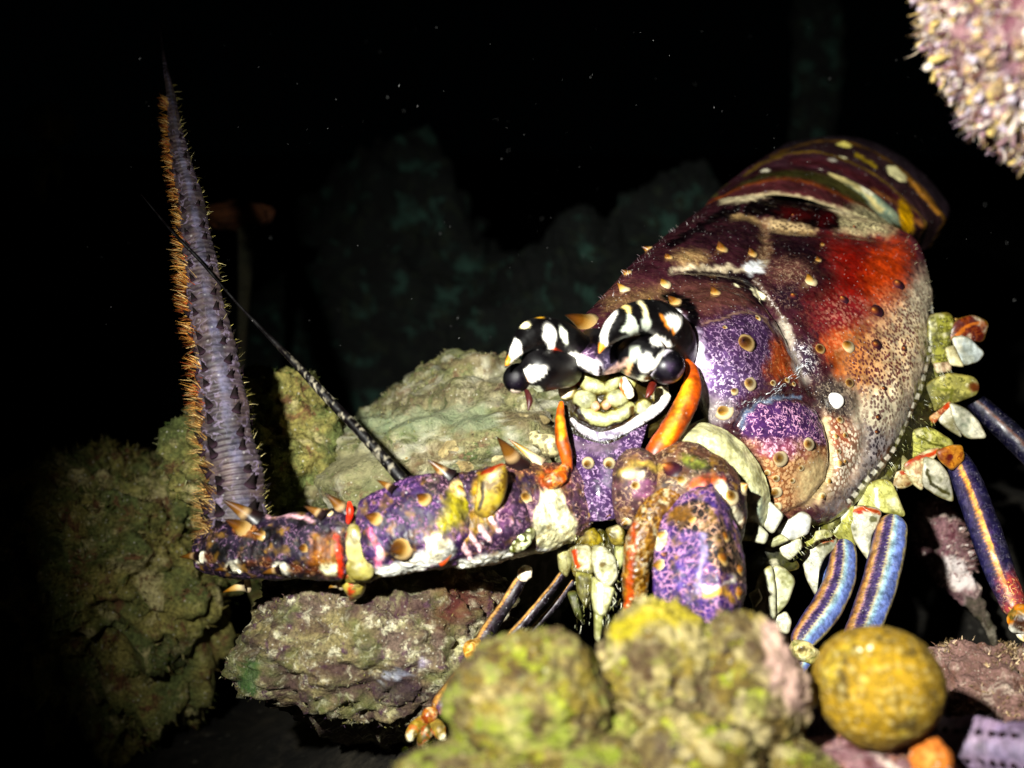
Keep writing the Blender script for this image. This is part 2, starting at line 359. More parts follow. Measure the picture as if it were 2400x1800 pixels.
def blades(name, base, dirs, length, width, cols, mat, parent, seed=0, segs=3, spread=.28):
    """many thin tapered, bent blades in one mesh; base (k,3) cm, dirs (k,3)"""
    g = np.random.default_rng(seed); k = len(base)
    d = dirs + g.normal(0, spread, (k, 3)); d /= np.linalg.norm(d, axis=1, keepdims=True)
    side = np.cross(d, g.normal(0, 1, (k, 3))); side /= np.linalg.norm(side, axis=1, keepdims=True) + 1e-9
    bend = np.cross(d, side) * g.uniform(-.35, .35, (k, 1)); ln = length * g.uniform(.3, 1.3, (k, 1)); wd = width * g.uniform(.6, 1.3, (k, 1))
    rows = []; 
    for s in range(segs + 1):
        u = s / segs; c = base + d * ln * u + bend * ln * u * u; w_ = wd * (1 - u * .85)
        rows.append(np.stack([c - side * w_, c + side * w_], 1))
    V = np.stack(rows, 1)                                            # k, segs+1, 2, 3
    q = []
    for s in range(segs): q.append([2 * s, 2 * s + 1, 2 * s + 3, 2 * s + 2])
    q = (np.array(q)[None] + (np.arange(k) * 2 * (segs + 1))[:, None, None]).reshape(-1, 4)
    cl = np.stack([lin(c) for c in cols]); a = cl[g.integers(0, len(cl), k)] * g.uniform(.6, 1.3, (k, 1))
    c = np.repeat(a[:, None], 2 * (segs + 1), 1).reshape(-1, 3)
    o = link(name, make_mesh(name, W(V.reshape(-1, 3)) - root_loc(parent), q, None, {'Col': c}), mat, parent)
    o['kind'] = 'stuff'; return o

# ------------------------------------------------------------------ sea floor
gx = np.concatenate([-np.geomspace(20, .55, 26), np.linspace(-.5, .5, 120), np.geomspace(.55, 20, 26)])
gy = np.concatenate([[-20, -6, -2, -.8], np.linspace(-.3, 1.3, 170), np.geomspace(1.4, 40, 26)])
X, Y = np.meshgrid(gx, gy, indexing='ij'); Q = np.stack([X, Y, 0 * X], -1)
Z = .022 * fbm(Q / .11, 5, 31) + .05 * fbm(Q / .6, 3, 41) - .01 + ss(1.2, 8, Y) * 0
Z = Z - .05 * np.exp(-((X + .15) / .1) ** 2 - ((Y - .38) / .12) ** 2)
me = make_mesh('sea_floor', np.stack([X, Y, Z], -1).reshape(-1, 3), grid_faces(*X.shape))
o = link('sea_floor', me, M_SAND); o['kind'] = 'structure'

# ------------------------------------------------------------------ rocks and corals
def rock_grid(c, rx, ry, rz, amp=.16, fr=1.6, seed=0, n=120, m=150, fine=.05, ground=True, rot=0, back=False):
    V = ball(c, rx, ry, rz, n, m, rot=rot, pole='y'); ctr = P(*c)
    k = c[2] / F; sc = np.array([rx * k, ry * k, rz]); D = V - ctr; L_ = sc.mean()
    dd = amp * fbm(D / L_ * fr + seed * 5.7, 5, seed) + fine * fbm(D / L_ * fr * 7 + seed, 4, seed + 50)
    rid = 1 - np.abs(fbm(D / L_ * fr * 2.3 + seed * 2.2, 3, seed + 90)); dd = dd + fine * 1.2 * (rid - .6)
    V = ctr + D * (1 + dd)[..., None]
    if ground:
        wz = W(V)[..., 2]; wc = W(ctr)[2]; bot = wz.min()
        k2 = (wc + .02) / max(wc - bot, 1e-4)
        if k2 > 1:
            lo = np.clip((wc - wz) / (wc - bot), 0, 1)
            if back: lo = lo * ss(-.6, .5, (-(V - ctr)[..., 2]) / rz)
            newz = wz - (k2 - 1) * (wc - bot) * ss(.25, 1, lo)
            dz = (newz - wz) * 100
            if back: V = V + (ss(.0, .35, -dz / 10) * 5.0)[..., None] * np.array([0, 0, -1.0])
            up = CR.T @ np.array([0, 0, 1.0]); V = V + dz[..., None] * up
    return V
def rock(name, label, cat, c, rx, ry, rz, mat, paintf=None, group=None, turf=None, parent=None, **kw):
    V = rock_grid(c, rx, ry, rz, **kw); ctr = W(P(*c))
    if parent is None:
        t = thing(name, label, cat, (ctr[0], ctr[1], 0.0), group); part = 'rock_body'
    else: t = parent; part = name
    pt = Paint(V, '#555555', wob=10)
    if paintf: paintf(pt)
    b = surf(part, V, mat, t, pt, cv=True, caps=True, flip=False)
    if turf:
        cnt, ln, wd, cols = turf; N = normals(V, True); cc = P(*c)
        out = ((V - cc) * N).sum(-1).mean(); N = N * np.sign(out)
        face = (N * (-V)).sum(-1) > -.15 * np.linalg.norm(V, axis=-1); px, py = proj(V)
        ok = np.argwhere(face & (px > -150) & (px < 2550) & (py > -150) & (py < 1950))
        if len(ok):
            cl = fbm(V[ok[:, 0], ok[:, 1]] / .7, 3, 77); ok = ok[cl > -.1]
            s = ok[RNG.integers(0, len(ok), cnt)]; B0 = V[s[:, 0], s[:, 1]] + RNG.normal(0, .03, (cnt, 3))
            dd = N[s[:, 0], s[:, 1]]
            blades('algae_turf', B0, dd, ln, wd, cols, M_HAIR, b if False else t, seed=cnt)
    return t
OL = ['#7a7440', '#55602c', '#8f8a60', '#4d4630', '#a09a78']
def p_boulder(p):
    p.mix(np.ones(p.px.shape), None, fleck='#666633', dens=0)
    p.mix(ss(-.05, .45, fbm(p.V / 1.3, 4, 61)) * .85, None, fleck='#4c5638', dens=.7); p.mix(ss(.1, .5, fbm(p.V / .9, 4, 71)) * .85, None, fleck='#6a5640', dens=.7); p.mix(ss(.2, .5, fbm(p.V / .5, 4, 81)) * .8, None, fleck='#c4c0ac', dens=.6)
    p.poly(zz(y2, [(1000, 480), (1300, 420), (1760, 330), (1800, 480), (1500, 520), (1250, 600), (1050, 620)]), None, soft=20, fleck='#5a4638', dens=.35)
    p.line(zz(y2, [(820, 600), (1050, 640), (1300, 610), (1650, 600)]), 28, None, soft=18, fleck='#7c8668', dens=.7)
    p.line(zz(y2, [(500, 960), (700, 870), (1000, 900)]), 40, None, soft=30, fleck='#8a8462', dens=.6)
rock('reef_boulder', 'algae-covered olive boulder rising behind the outstretched antenna arm', 'rock', (1080, 1090, 37), 390, 215, 5.5, M_R1, p_boulder, turf=(4000, .09, .014, OL), seed=3, rot=-14, amp=.17, fine=.07)
rock('reef_boulder', 'mossy green boulder right behind the upright spiny antenna whip', 'rock', (620, 1085, 35.5), 205, 190, 3.4, M_R3, None, turf=(1800, .16, .022, ['#4d5a28', '#66703c', '#8a8a60', '#39471f']), seed=8, amp=.22, back=True)
for i, (cx, cy, rx, ry, rt, lb) in enumerate([(1600, 810, 215, 105, -10, 'largest smooth tan encrusting sponge on the olive boulder'),
                                              (1240, 900, 140, 75, -12, 'small smooth brown encrusting sponge beside the thin black antennule'),
                                              (1830, 640, 175, 55, -6, 'slim smooth brown encrusting sponge on the olive boulder under the eye')]):
    c = y2(cx, cy); V = ball((c[0], c[1], 31.75 if i < 2 else 32.1), rx * .47, ry * .47, .6 if i < 2 else .5, 50, 60, rot=rt, jit=.10, seed=i + 4)
    o = surf('encrusting_sponge', V, M_SPON, None, Paint(V, '#75603a').mix(np.ones(V.shape[:2]), None, fleck='#6a5a3a', dens=0), cv=True, caps=True)
    tag(o, lb, 'sponge')
def p_rock2(p):
    p.mix(np.ones(p.px.shape), None, fleck='#3c120c', dens=0)
    p.mix(ss(0, .45, fbm(p.V / .7, 4, 63)) * .85, None, fleck='#4c5626', dens=.65); p.mix(ss(.1, .5, fbm(p.V / .45, 4, 73)) * .85, None, fleck='#3a2426', dens=.75)
    p.poly(zz(y3, [(1430, 130), (1700, 150), (1900, 260), (1880, 400), (1700, 450), (1560, 560), (1480, 480), (1540, 330)]), None, soft=22, fleck='#4a1d12', dens=.92)
    p.poly(zz(y3, [(960, 900), (1200, 840), (1420, 960), (1480, 1080), (1250, 1140), (1000, 1080)]), None, soft=15, fleck='#22101f', dens=.85)
    p.blob(y3(110, 920), 26, 45, None, fleck='#1f4a16', dens=.8)
    p.blob(y3(1400, 800), 22, 14, None, fleck='#b5aac0', dens=.8)
    p.blob(y3(1200, 900), 34, 12, None, fleck='#8b8fa0', dens=.7)
rock('reef_rock', 'mottled rock with a dark red patch under the outstretched antenna arm', 'rock', (890, 1482, 28.9), 318, 205, 3.0, M_R2, p_rock2, turf=(3500, .07, .014, ['#6a6434', '#4d4a30', '#8d8868', '#55403a', '#3a2a3a']), seed=12, amp=.13, fine=.07, back=True)
rock('reef_rock', 'dim olive rock with holes beyond the base of the upright antenna', 'rock', (235, 1290, 39), 290, 265, 5, M_R3, None, turf=(5000, .25, .028, ['#6a6030', '#4d5526', '#857c50', '#3d3018']), seed=21, amp=.2, fine=.1)
# faint lumps in the dark, far left
for i, (c, rx, ry, lb) in enumerate([((115, 290, 52), 55, 50, 'faint round olive sponge in the dark above the dim olive rock'), ((105, 410, 50), 42, 60, 'faint long olive sponge in the dark above the dim olive rock'),
                                     ((560, 505, 46), 78, 34, 'faint rusty finger sponge in the dark behind the antenna whip')]):
    V = rock_grid(c, rx, ry, rx * c[2] / F, amp=.2, seed=30 + i, n=50, m=60, ground=False)
    base = W(P(*c))
    t = thing('far_sponge', lb, 'sponge', (base[0], base[1], 0))
    surf('head', V, M_ORNG if i == 2 else M_R3, t, Paint(V, '#555555').mix(np.ones(V.shape[:2]), None, fleck='#1c1008', dens=.85 if i == 2 else 0), cv=True, caps=True)
    gz = (-base[2] - .03) * 100                                     # a stalk down to the floor
    up = CR.T @ np.array([0, 0, 1.0]); th = np.linspace(0, 2 * math.pi, 16, endpoint=False); sv = []
    for k in range(14):
        u = k / 13; cc = P(*c) + up * gz * u + .5 * np.array([math.sin(u * 5 + i), 0, math.cos(u * 4)]); rr = rx * c[2] / F * (.22 + .08 * math.sin(u * 9 + i))
        ax = CR.T @ np.array([1.0, 0, 0]); ay = CR.T @ np.array([0, 1.0, 0])
        sv.append(cc + rr * (np.cos(th)[:, None] * ax + np.sin(th)[:, None] * ay))
    V = np.array(sv); surf('stalk', V, M_R3, t, Paint(V, '#555555').mix(np.ones(V.shape[:2]), None, fleck='#0c0a08', dens=.95), cv=True, caps=True, flip=True)
# far reef
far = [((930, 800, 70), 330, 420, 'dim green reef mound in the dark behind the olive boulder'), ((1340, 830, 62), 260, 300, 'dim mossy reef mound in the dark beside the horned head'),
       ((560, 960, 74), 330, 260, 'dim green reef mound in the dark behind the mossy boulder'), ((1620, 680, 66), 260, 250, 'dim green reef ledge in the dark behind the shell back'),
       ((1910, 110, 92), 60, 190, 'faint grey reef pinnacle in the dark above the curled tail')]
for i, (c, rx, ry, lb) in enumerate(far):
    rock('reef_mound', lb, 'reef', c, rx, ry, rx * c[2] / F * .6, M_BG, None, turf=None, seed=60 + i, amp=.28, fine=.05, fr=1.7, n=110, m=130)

# foreground lobed coral
cb = W(P(1450, 1900, 20.5)); FG = thing('lobed_coral', 'mossy lobed coral head close under the lobster, with brown clefts', 'coral', (cb[0], cb[1], 0))
def p_fg(kind):
    def f(p):
        p.mix(np.ones(p.px.shape), None, fleck='#8f8660', dens=0)
        nz = fbm(p.V / .32, 4, 5 + kind)
        p.mix(ss(.15, .5, nz) * .8, None, fleck='#8a7e58' if kind else '#5a5a1c', dens=.7)
        if kind == 0: p.mix(ss(.05, .5, fbm(p.V / .5, 3, 15)) * .75, None, fleck='#586808', dens=.7)
        if kind == 2: p.blob((1845, 1560), 55, 130, None, rot=-20, fleck='#94786e', dens=.8)
        if kind == 1: p.line([(1450, 1480), (1540, 1425), (1640, 1430)], 30, None, soft=20, fleck='#857808', dens=.7)
        p.mix(ss(.12, .45, fbm(p.V / .45, 4, 33 + kind)) * .9, None, fleck='#241008', dens=.8)
    return f
for i, (c, rx, ry, kd) in enumerate([((1240, 1648, 18.7), 195, 165, 0), ((1545, 1580, 19.5), 142, 165, 1), ((1745, 1625, 19.3), 140, 172, 2), ((1120, 1840, 18.2), 200, 100, 0),
                                     ((1400, 1845, 18.0), 150, 120, 0), ((1620, 1815, 18.0), 165, 135, 1), ((1840, 1840, 18.8), 130, 110, 1), ((1425, 1680, 19.6), 115, 130, 0)]):
    rock('lobe', None, None, c, rx, ry, 1.25, M_FG, p_fg(kd), turf=(700, .05, .010, ['#5c591c', '#3a3712', '#857d50', '#5f6812', '#3a2210']), parent=FG, seed=80 + i, amp=.10, fine=.05, fr=2.2, n=110, m=130)
# ball sponge and its rubble
V = ball((2055, 1606, 19.6), 153, 141, 1.17, 150, 190, pole='y'); D = V - P(2055, 1606, 19.6)
cell = np.abs(np.sin(D[..., 0] * 17 + 3 * vnoise(D * 3, 2)) * np.sin(D[..., 1] * 17 + 3 * vnoise(D * 3, 4)) * np.sin(D[..., 2] * 17 + 1))
V = P(2055, 1606, 19.6) + D * (1 + .06 * fbm(D * .8, 3, 3) + .012 * fbm(D * 5, 3, 5) + .004 * cell)[..., None]
pb = Paint(V, '#8a7a14').mix(np.ones(V.shape[:2]), None, fleck='#e8dc9a', dens=0)
pb.mix(ss(.35, .8, cell) * .4, None, fleck='#8f7a30', dens=.4)
for k in range(3): pb.blob((2018 + RNG.normal(0, 18), 1520 + RNG.normal(0, 8)), 6, 4, None, fleck='#f0e8c8', dens=.8)  # shiny glints painted near the top of the ball
b0 = W(P(2055, 1747, 19.6)); BS = thing('ball_sponge', 'round mustard yellow sponge ball beside the lobed coral', 'sponge', tuple(b0))
surf('sponge_body', V, M_BALL, BS, pb, cv=True, caps=True)
def p_rub(p):
    p.mix(np.ones(p.px.shape), None, fleck='#4a1408', dens=0)
    p.mix(ss(0, .5, fbm(p.V / .4, 3, 8)) * .8, None, fleck='#4a1810', dens=.9)
rock('coral_rubble', 'red-brown encrusted rubble directly under the yellow sponge ball', 'rock', (2020, 1850, 19.8), 270, 100, 1.6, M_PINK, p_rub, turf=(1500, .1, .015, ['#8a5a3a', '#a89070', '#4a2018']), seed=95, amp=.1)
rock('coral_rubble', 'brown tufted rubble behind the yellow sponge ball', 'rock', (2360, 1660, 26.5), 205, 125, 2.2, M_PINK, lambda p: p.mix(np.ones(p.px.shape), None, fleck='#6a5438', dens=.45), turf=(2600, .13, .018, ['#8a7350', '#6a5040', '#b8a080', '#5a4a30']), seed=97, amp=.2, fine=.1)
V = ball((2178, 1790, 19.2), 50, 62, .42, 60, 70, jit=.12, seed=6, pole='y')
o = surf('orange_sponge', V, M_ORNG, None, Paint(V, '#555555').mix(np.ones(V.shape[:2]), None, fleck='#b8651c', dens=.2), cv=True, caps=True)
tag(o, 'small orange sponge lump at the foot of the yellow ball', 'sponge')
# pink branch behind the legs
pth = [(2185, 1175, 37.5, 20), (2190, 1230, 37.3, 48), (2215, 1290, 37, 52), (2240, 1350, 36.8, 40), (2275, 1400, 36.6, 26), (2305, 1450, 36.4, 14), (2335, 1520, 36, 12), (2365, 1640, 35, 14), (2385, 1900, 34, 30), (2400, 2300, 33, 60)]
V, _ = tube(pth, 200, 48, round0=True); N = normals(V, True); V = V + N * (.16 * fbm(V / .4, 4, 5))[..., None] * np.sign(((V - V.mean(1, keepdims=True)) * N).sum(-1).mean())
t = thing('coral_branch', 'pinkish brown knobbly coral branch behind the blue legs', 'coral', tuple(W(P(2400, 2300, 33)) * [1, 1, 0]))
pp = Paint(V, '#555555').mix(np.ones(V.shape[:2]), None, fleck='#e0cfc8', dens=0); pp.blob((2245, 1345), 50, 30, None, rot=40, fleck='#e8dcd8', dens=.85)
pp.poly([(2260, 1395), (2420, 1395), (2420, 2400), (2260, 2400)], None, fleck='#2c3a20', dens=.7)
surf('branch', V, M_PINK, t, pp, cv=True, caps=True)
s = RNG.integers(0, 70 * 48, 1200); N = normals(V, True); N *= np.sign(((V - V.mean(1, keepdims=True)) * N).sum(-1).mean())
blades('polyp_fuzz', V.reshape(-1, 3)[s], N.reshape(-1, 3)[s], .22, .03, ['#a88880', '#7a5858', '#d8c8c0', '#6a4a4a'], M_HAIR, t, 9)
# overhanging fuzzy coral, upper right, on a column that stands outside the picture
OV = thing('fuzzy_coral', 'pale pink fuzzy coral overhang with finger-like polyps above the tail', 'coral', tuple(W(P(3300, 1500, 26)) * [1, 1, 0]))
V = rock_grid((2650, -70, 19.8), 480, 440, 3.1, amp=.12, fine=.06, seed=101, ground=False, n=130, m=150, rot=35)
pv = Paint(V, '#555555').mix(np.ones(V.shape[:2]), None, fleck='#5a2038', dens=0)
pv.mix(ss(-.1, .4, fbm(V / .5, 3, 4)), None, fleck='#5c2a3a', dens=.6)
surf('coral_body', V, M_PINK, OV, pv, cv=True, caps=True)
N = normals(V, True); N *= np.sign(((V - P(2650, -70, 19.8)) * N).sum(-1).mean()); px, py = proj(V)
ok = np.argwhere(((N * -V).sum(-1) > -.4 * np.linalg.norm(V, axis=-1)) & (px < 2560) & (py > -200) & (py < 560) & (px > 1900))
cnt = 900; s = ok[RNG.integers(0, len(ok), cnt)]
base = V[s[:, 0], s[:, 1]] + RNG.normal(0, .04, (cnt, 3)); dr = N[s[:, 0], s[:, 1]] + np.array([-.35, -.35, .1]) + RNG.normal(0, .55, (cnt, 3)); dr /= np.linalg.norm(dr, axis=1, keepdims=True)
ln = RNG.uniform(.05, .28, cnt) * np.where(RNG.random(cnt) < .1, 1.7, 1); rd = RNG.uniform(.015, .07, cnt)
side = np.cross(dr, [0.3, .5, .8]); side /= np.linalg.norm(side, axis=1, keepdims=True); s2 = np.cross(dr, side); th = np.linspace(0, 2 * math.pi, 6, endpoint=False)
rows = []; pc = []
cl = np.stack([lin(c) for c in ['#a89c90', '#947a58', '#6c5258', '#968a94', '#4a2e28', '#9c8650']])[RNG.integers(0, 6, cnt)]
for u, rr in ((0, .8), (.35, .9), (.75, 1.25), (.95, 1.0), (1.0, .2)):
    c = base + dr * (ln * u)[:, None]; rows.append(c[:, None] + (rd * rr)[:, None, None] * (np.cos(th)[None, :, None] * side[:, None] + np.sin(th)[None, :, None] * s2[:, None]))
    pc.append(np.repeat((cl * (.55 + .45 * u))[:, None], 6, 1))
VV = np.stack(rows, 1); q = (grid_faces(5, 6, cv=True)[None] + (np.arange(cnt) * 30)[:, None, None]).reshape(-1, 4)
o = link('polyp_fringe', make_mesh('polyp_fringe', W(VV.reshape(-1, 3)) - root_loc(OV), q, None, {'Col': np.stack(pc, 1).reshape(-1, 3)}), M_HAIR, OV); o['kind'] = 'stuff'
s = ok[RNG.integers(0, len(ok), 6500)]; blades('fine_fuzz', V[s[:, 0], s[:, 1]] + RNG.normal(0, .05, (6500, 3)), N[s[:, 0], s[:, 1]] + np.array([-.3, -.3, .1]), .24, .016, ['#a89884', '#8f7854', '#745860', '#b4a8a0', '#5c4034', '#9c8450', '#8a7484'], M_HAIR, OV, 55, 2, spread=.6)
V, _ = tube([(2600, 150, 27, 260), (3100, 300, 28, 300), (3350, 900, 28, 300), (3350, 1700, 27, 340), (3350, 3200, 26, 420)], 120, 70)
N = normals(V, True); V = V + N * (.5 * fbm(V / 1.2, 4, 2))[..., None]
surf('column', V, M_PINK, OV, Paint(V, '#555555').mix(np.ones(V.shape[:2]), None, fleck='#5a4038', dens=.4), cv=True, caps=True)

# ------------------------------------------------------------------ the spiny lobster
lb = W(P(1700, 1500, 30)); LOB = thing('spiny_lobster', 'purple and red spiny lobster with black and white horns, crouching on the reef', 'lobster', (lb[0], lb[1], .02))
# carapace: control net, rows front -> rear, columns far side -> back -> near flank -> underside
st = [  # M, F1..F6
 [(1410, 800, 27.0), (1530, 772, 27.2), (1622, 800, 27.3), (1650, 900, 27.4), (1685, 1000, 27.4), (1775, 1075, 27.6), (1835, 1240, 28.0)],
 [(1500, 727, 28.2), (1585, 740, 27.8), (1660, 795, 27.55), (1705, 890, 27.4), (1755, 990, 27.4), (1830, 1105, 27.7), (1905, 1225, 28.5)],
 [(1620, 672, 29.6), (1700, 702, 28.9), (1765, 772, 28.5), (1805, 875, 28.2), (1860, 990, 28.15), (1925, 1095, 28.4), (1985, 1188, 29.3)],
 [(1735, 622, 31.5), (1810, 682, 30.6), (1862, 768, 29.9), (1900, 865, 29.5), (1950, 965, 29.4), (2010, 1045, 29.6), (2062, 1108, 30.3)],
 [(1785, 573, 33.2), (1880, 620, 32.2), (1948, 700, 31.4), (2000, 790, 30.8), (2052, 880, 30.6), (2093, 955, 30.7), (2120, 1010, 31.3)],
 [(1815, 524, 35.0), (1920, 553, 34.3), (2005, 608, 33.5), (2078, 685, 32.8), (2128, 770, 32.3), (2153, 845, 32.1), (2165, 910, 32.4)],
 [(1850, 474, 36.6), (1955, 495, 36.3), (2055, 520, 35.9), (2140, 556, 35.3), (2176, 640, 34.6), (2188, 740, 33.9), (2187, 805, 33.3)]]
ls = [(1335, 790, 27.6), (1402, 708, 29.0), (1478, 622, 30.8), (1550, 560, 33.0), (1592, 528, 34.5), (1622, 506, 35.7), (1655, 484, 36.9)]
ctrl = []
for i in range(7):
    l = np.array(ls[i]); m_ = np.array(st[i][0]); e = np.array(st[i][6])
    mid = l * .48 + m_ * .52; mid = mid + np.array([-4, -6 - 14 * (i > 0), -.25])
    row = [l + np.array([190, 420, 5.0]), l + np.array([75, 215, 3.9]), l + np.array([12, 80, 1.9]), l, mid] + [np.array(x) for x in st[i]] + [e + np.array([-28, 12, 1.0]), e + np.array([-150, 20, 2.6])]
    ctrl.append(row)
ctrl = np.array(ctrl, float)
front = ctrl[0].copy(); cen = np.array([1560, 1000, 28.6]); front = front + (cen - front) * .16 + np.array([0, 0, .5])
ctrl = np.concatenate([front[None], ctrl])
NU, NV = 380, 330
V = net(ctrl, NU, NV); Nn = normals(V)
if (Nn * -V).sum(-1)[NU // 2, NV // 2] < 0: Nn = -Nn
px, py = proj(V)
def groove(pts, r, dep):
    global V
    d, _ = seg_d(px + 3 * fbm(V / .3, 2, 4), py, pts); V = V - Nn * (dep * np.exp(-(d / r) ** 2))[..., None]
groove(zz(z2, [(-60, 1090), (50, 1085), (300, 1100), (480, 1130), (580, 1190), (660, 1320), (760, 1450), (850, 1600), (900, 1700)]), 11, .16)
groove(zz(z3, [(880, 0), (970, 110), (1050, 260), (1120, 420), (1180, 570), (1230, 660)]), 12, .12)
groove(zz(z3, [(700, 900), (740, 800), (850, 725), (980, 690), (1140, 690), (1240, 760), (1310, 880), (1345, 1020), (1360, 1160), (1330, 1290), (1200, 1460), (1000, 1560)]), 9, .14)
groove(zz(z3, [(1550, 700), (1600, 900), (1590, 1080), (1500, 1250)]), 14, .08)
groove(zz(z2, [(370, 690), (520, 690), (650, 760), (820, 790), (1050, 810), (1300, 830), (1500, 850), (1650, 900)]), 9, .10)
groove(zz(z2, [(640, 740), (640, 850), (640, 960), (560, 1090)]), 9, .07)
groove(zz(z3, [(430, 190), (600, 120), (760, 85), (870, 130)]), 8, .05)
bl = lambda c, rx, ry: np.exp(-(((px - c[0]) / rx) ** 2 + ((py - c[1]) / ry) ** 2))
V = V + Nn * (.28 * bl(z3(650, 450), 90, 100) + .22 * bl(z3(1050, 1000), 80, 90) + .12 * bl(z2(850, 660), 110, 25) + .10 * bl(z2(1300, 1100), 90, 80))[..., None]
V = V + Nn * (.022 * fbm(V / .4, 3, 12) + .008 * np.abs(fbm(V / .2, 2, 22)))[..., None]
VC, NC = V, Nn
p = Paint(V, '#43222c', '#b8957a', .06, wob=5)
A = lambda z, l: zz(z, l)
p.poly(A(z2, [(-200, 1250), (0, 1190), (250, 1190), (500, 1250), (620, 1420), (300, 1420), (100, 1440), (0, 1300)]), '#5e3c38', soft=14, fleck='#b08a68', dens=.15)
p.poly(A(z1, [(900, -40), (1300, 20), (1560, 60), (1500, 180), (1200, 200), (1000, 250), (880, 200)]), '#5a3638', soft=12, fleck='#c99a70', dens=.15)
p.poly(A(z1, [(950, 190), (1200, 130), (1450, 90), (1560, 170), (1350, 220), (1180, 240), (980, 300)]), '#66503a', soft=12, fleck='#d8b880', dens=.2)
p.poly(A(z3, [(360, 200), (480, 170), (600, 120), (760, 80), (880, 120), (950, 220), (985, 330), (930, 480), (860, 620), (740, 700), (640, 860), (450, 880), (380, 760), (380, 400)]), '#46304f', soft=16, fleck='#c4a4c4', dens=.6)
p.poly(A(z3, [(380, 330), (520, 380), (640, 460), (740, 560), (700, 640), (620, 700), (480, 760), (380, 760), (370, 500)]), '#705882', soft=24, a=.75, fleck='#e8d8ea', dens=1)
p.line(A(z3, [(320, 190), (385, 330), (420, 470), (430, 600), (430, 740)]), 17, '#d8c8e0', soft=14, fleck='#5a3a70', dens=.4)
p.line(A(z3, [(290, 180), (350, 260), (410, 390)]), 13, '#f4ecf6', soft=8)  # bright highlight painted along the front of the cheek
p.poly(A(z3, [(380, 740), (480, 700), (640, 720), (680, 820), (560, 900), (430, 880)]), '#8d8384', soft=12, fleck='#d0c8c0', dens=.5)
p.line(A(z3, [(430, 190), (600, 130), (760, 88), (870, 130), (960, 240)]), 2.5, '#8a7060', soft=3)
p.poly(A(z1, [(1480, 160), (1600, 130), (1730, 190), (1800, 300), (1800, 430), (1730, 460), (1690, 320), (1560, 260)]), '#0d080c', soft=8)  # shadow of the horn painted black onto the shell
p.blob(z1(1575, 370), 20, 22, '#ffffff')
p.line(A(z2, [(60, 1110), (300, 1130), (470, 1180), (600, 1330)]), 18, '#22131a', soft=12)
p.line(A(z2, [(560, 1180), (680, 1340), (760, 1460), (830, 1580), (880, 1680)]), 4, '#7c6a5c', soft=6, fleck='#ffffff', dens=.7)
p.line(A(z3, [(1000, 180), (1060, 300), (1110, 440), (1160, 560)]), 11, '#b0a698', soft=12, fleck='#4a3a44', dens=.8)
p.poly(A(z3, [(1100, 300), (1200, 320), (1260, 440), (1240, 560), (1150, 540), (1110, 440)]), '#4a3a4c', soft=14, fleck='#e8e4e8', dens=1)
p.poly(A(z3, [(950, 270), (1010, 320), (1050, 440), (1100, 560), (960, 580), (880, 540), (930, 420)]), '#9c4c26', soft=10, fleck='#d89a60', dens=.5)
# red saddle and flank
p.poly(A(z3, [(1700, -60), (2080, -150), (2100, 300), (2000, 600), (1900, 800), (1760, 1000), (1600, 1200), (1450, 1350), (1420, 1200), (1480, 1000), (1500, 820), (1480, 560), (1560, 420), (1660, 180)]), '#d8ceb4', soft=36, fleck='#5a3438', dens=.8, pt=1)
p.poly(A(z2, [(1080, 860), (1300, 850), (1550, 890), (1720, 1000), (1740, 1120), (1700, 1300), (1620, 1450), (1560, 1620), (1480, 1850), (1300, 1900), (1150, 1700), (1080, 1500), (1020, 1330), (1130, 1200), (1080, 1000)]), '#861d10', soft=32, fleck='#3a0c10', dens=.3, pt=1)
p.blob(z2(1580, 1160), 45, 85, '#b84a18', rot=12, soft=.7, a=.95, fleck='#7a1c0c', dens=.4, pt=1)
p.blob(z2(1250, 1450), 75, 45, '#7a2a30', soft=.6, a=.8, fleck='#d8a08a', dens=.5)
p.blob(z3(1430, 330), 50, 40, '#b0552c', soft=.5, a=.9, fleck='#e0b080', dens=.4)
p.poly(A(z3, [(1330, 380), (1460, 380), (1460, 560), (1400, 580), (1360, 480)]), '#94481f', soft=9)
p.blob(z3(1590, 440), 55, 75, '#bf8650', soft=.6, a=.85, fleck='#5c2638', dens=.95, pt=1)
p.blob(z3(1800, 330), 60, 110, '#d4b48a', soft=.6, a=.6, fleck='#6a2a34', dens=.95, pt=1)
p.poly(A(z2, [(690, 820), (1060, 840), (1120, 1000), (1150, 1180), (1030, 1330), (980, 1150), (850, 1060), (700, 960)]), '#20101a', soft=24, fleck='#8a5a4a', dens=.1)
p.blob(z2(820, 1120), 45, 28, '#6a4640', soft=.9, fleck='#d8c0a0', dens=.6)
p.poly(A(z2, [(700, 1240), (880, 1220), (900, 1380), (800, 1400), (700, 1330)]), '#35202c', soft=10, fleck='#a88a80', dens=.5)
p.poly(A(z3, [(1240, 560), (1450, 590), (1540, 700), (1460, 920), (1330, 880), (1230, 760)]), '#4a403e', soft=14, fleck='#c8b8a0', dens=.5)
# lower edge strip
p.poly(A(z3, [(1290, 820), (1450, 880), (1600, 900), (1600, 1100), (1500, 1300), (1380, 1400), (1250, 1440), (1320, 1290), (1350, 1150), (1335, 1000)]), '#a2816c', soft=12, fleck='#f0e4d0', dens=.95, pt=1)
p.poly(A(z3, [(1340, 830), (1480, 860), (1500, 1000), (1420, 1060), (1360, 1020)]), '#a0583c', soft=12, a=.8, fleck='#f0d0b0', dens=.8, pt=1)
p.poly(A(z3, [(1600, 900), (1760, 960), (1880, 800), (1980, 620), (2060, 300), (2110, 500), (1950, 900), (1650, 1300), (1400, 1480), (1300, 1480), (1500, 1300), (1580, 1120)]), '#8b8484', soft=16, fleck='#2c2430', dens=.9, pt=1)
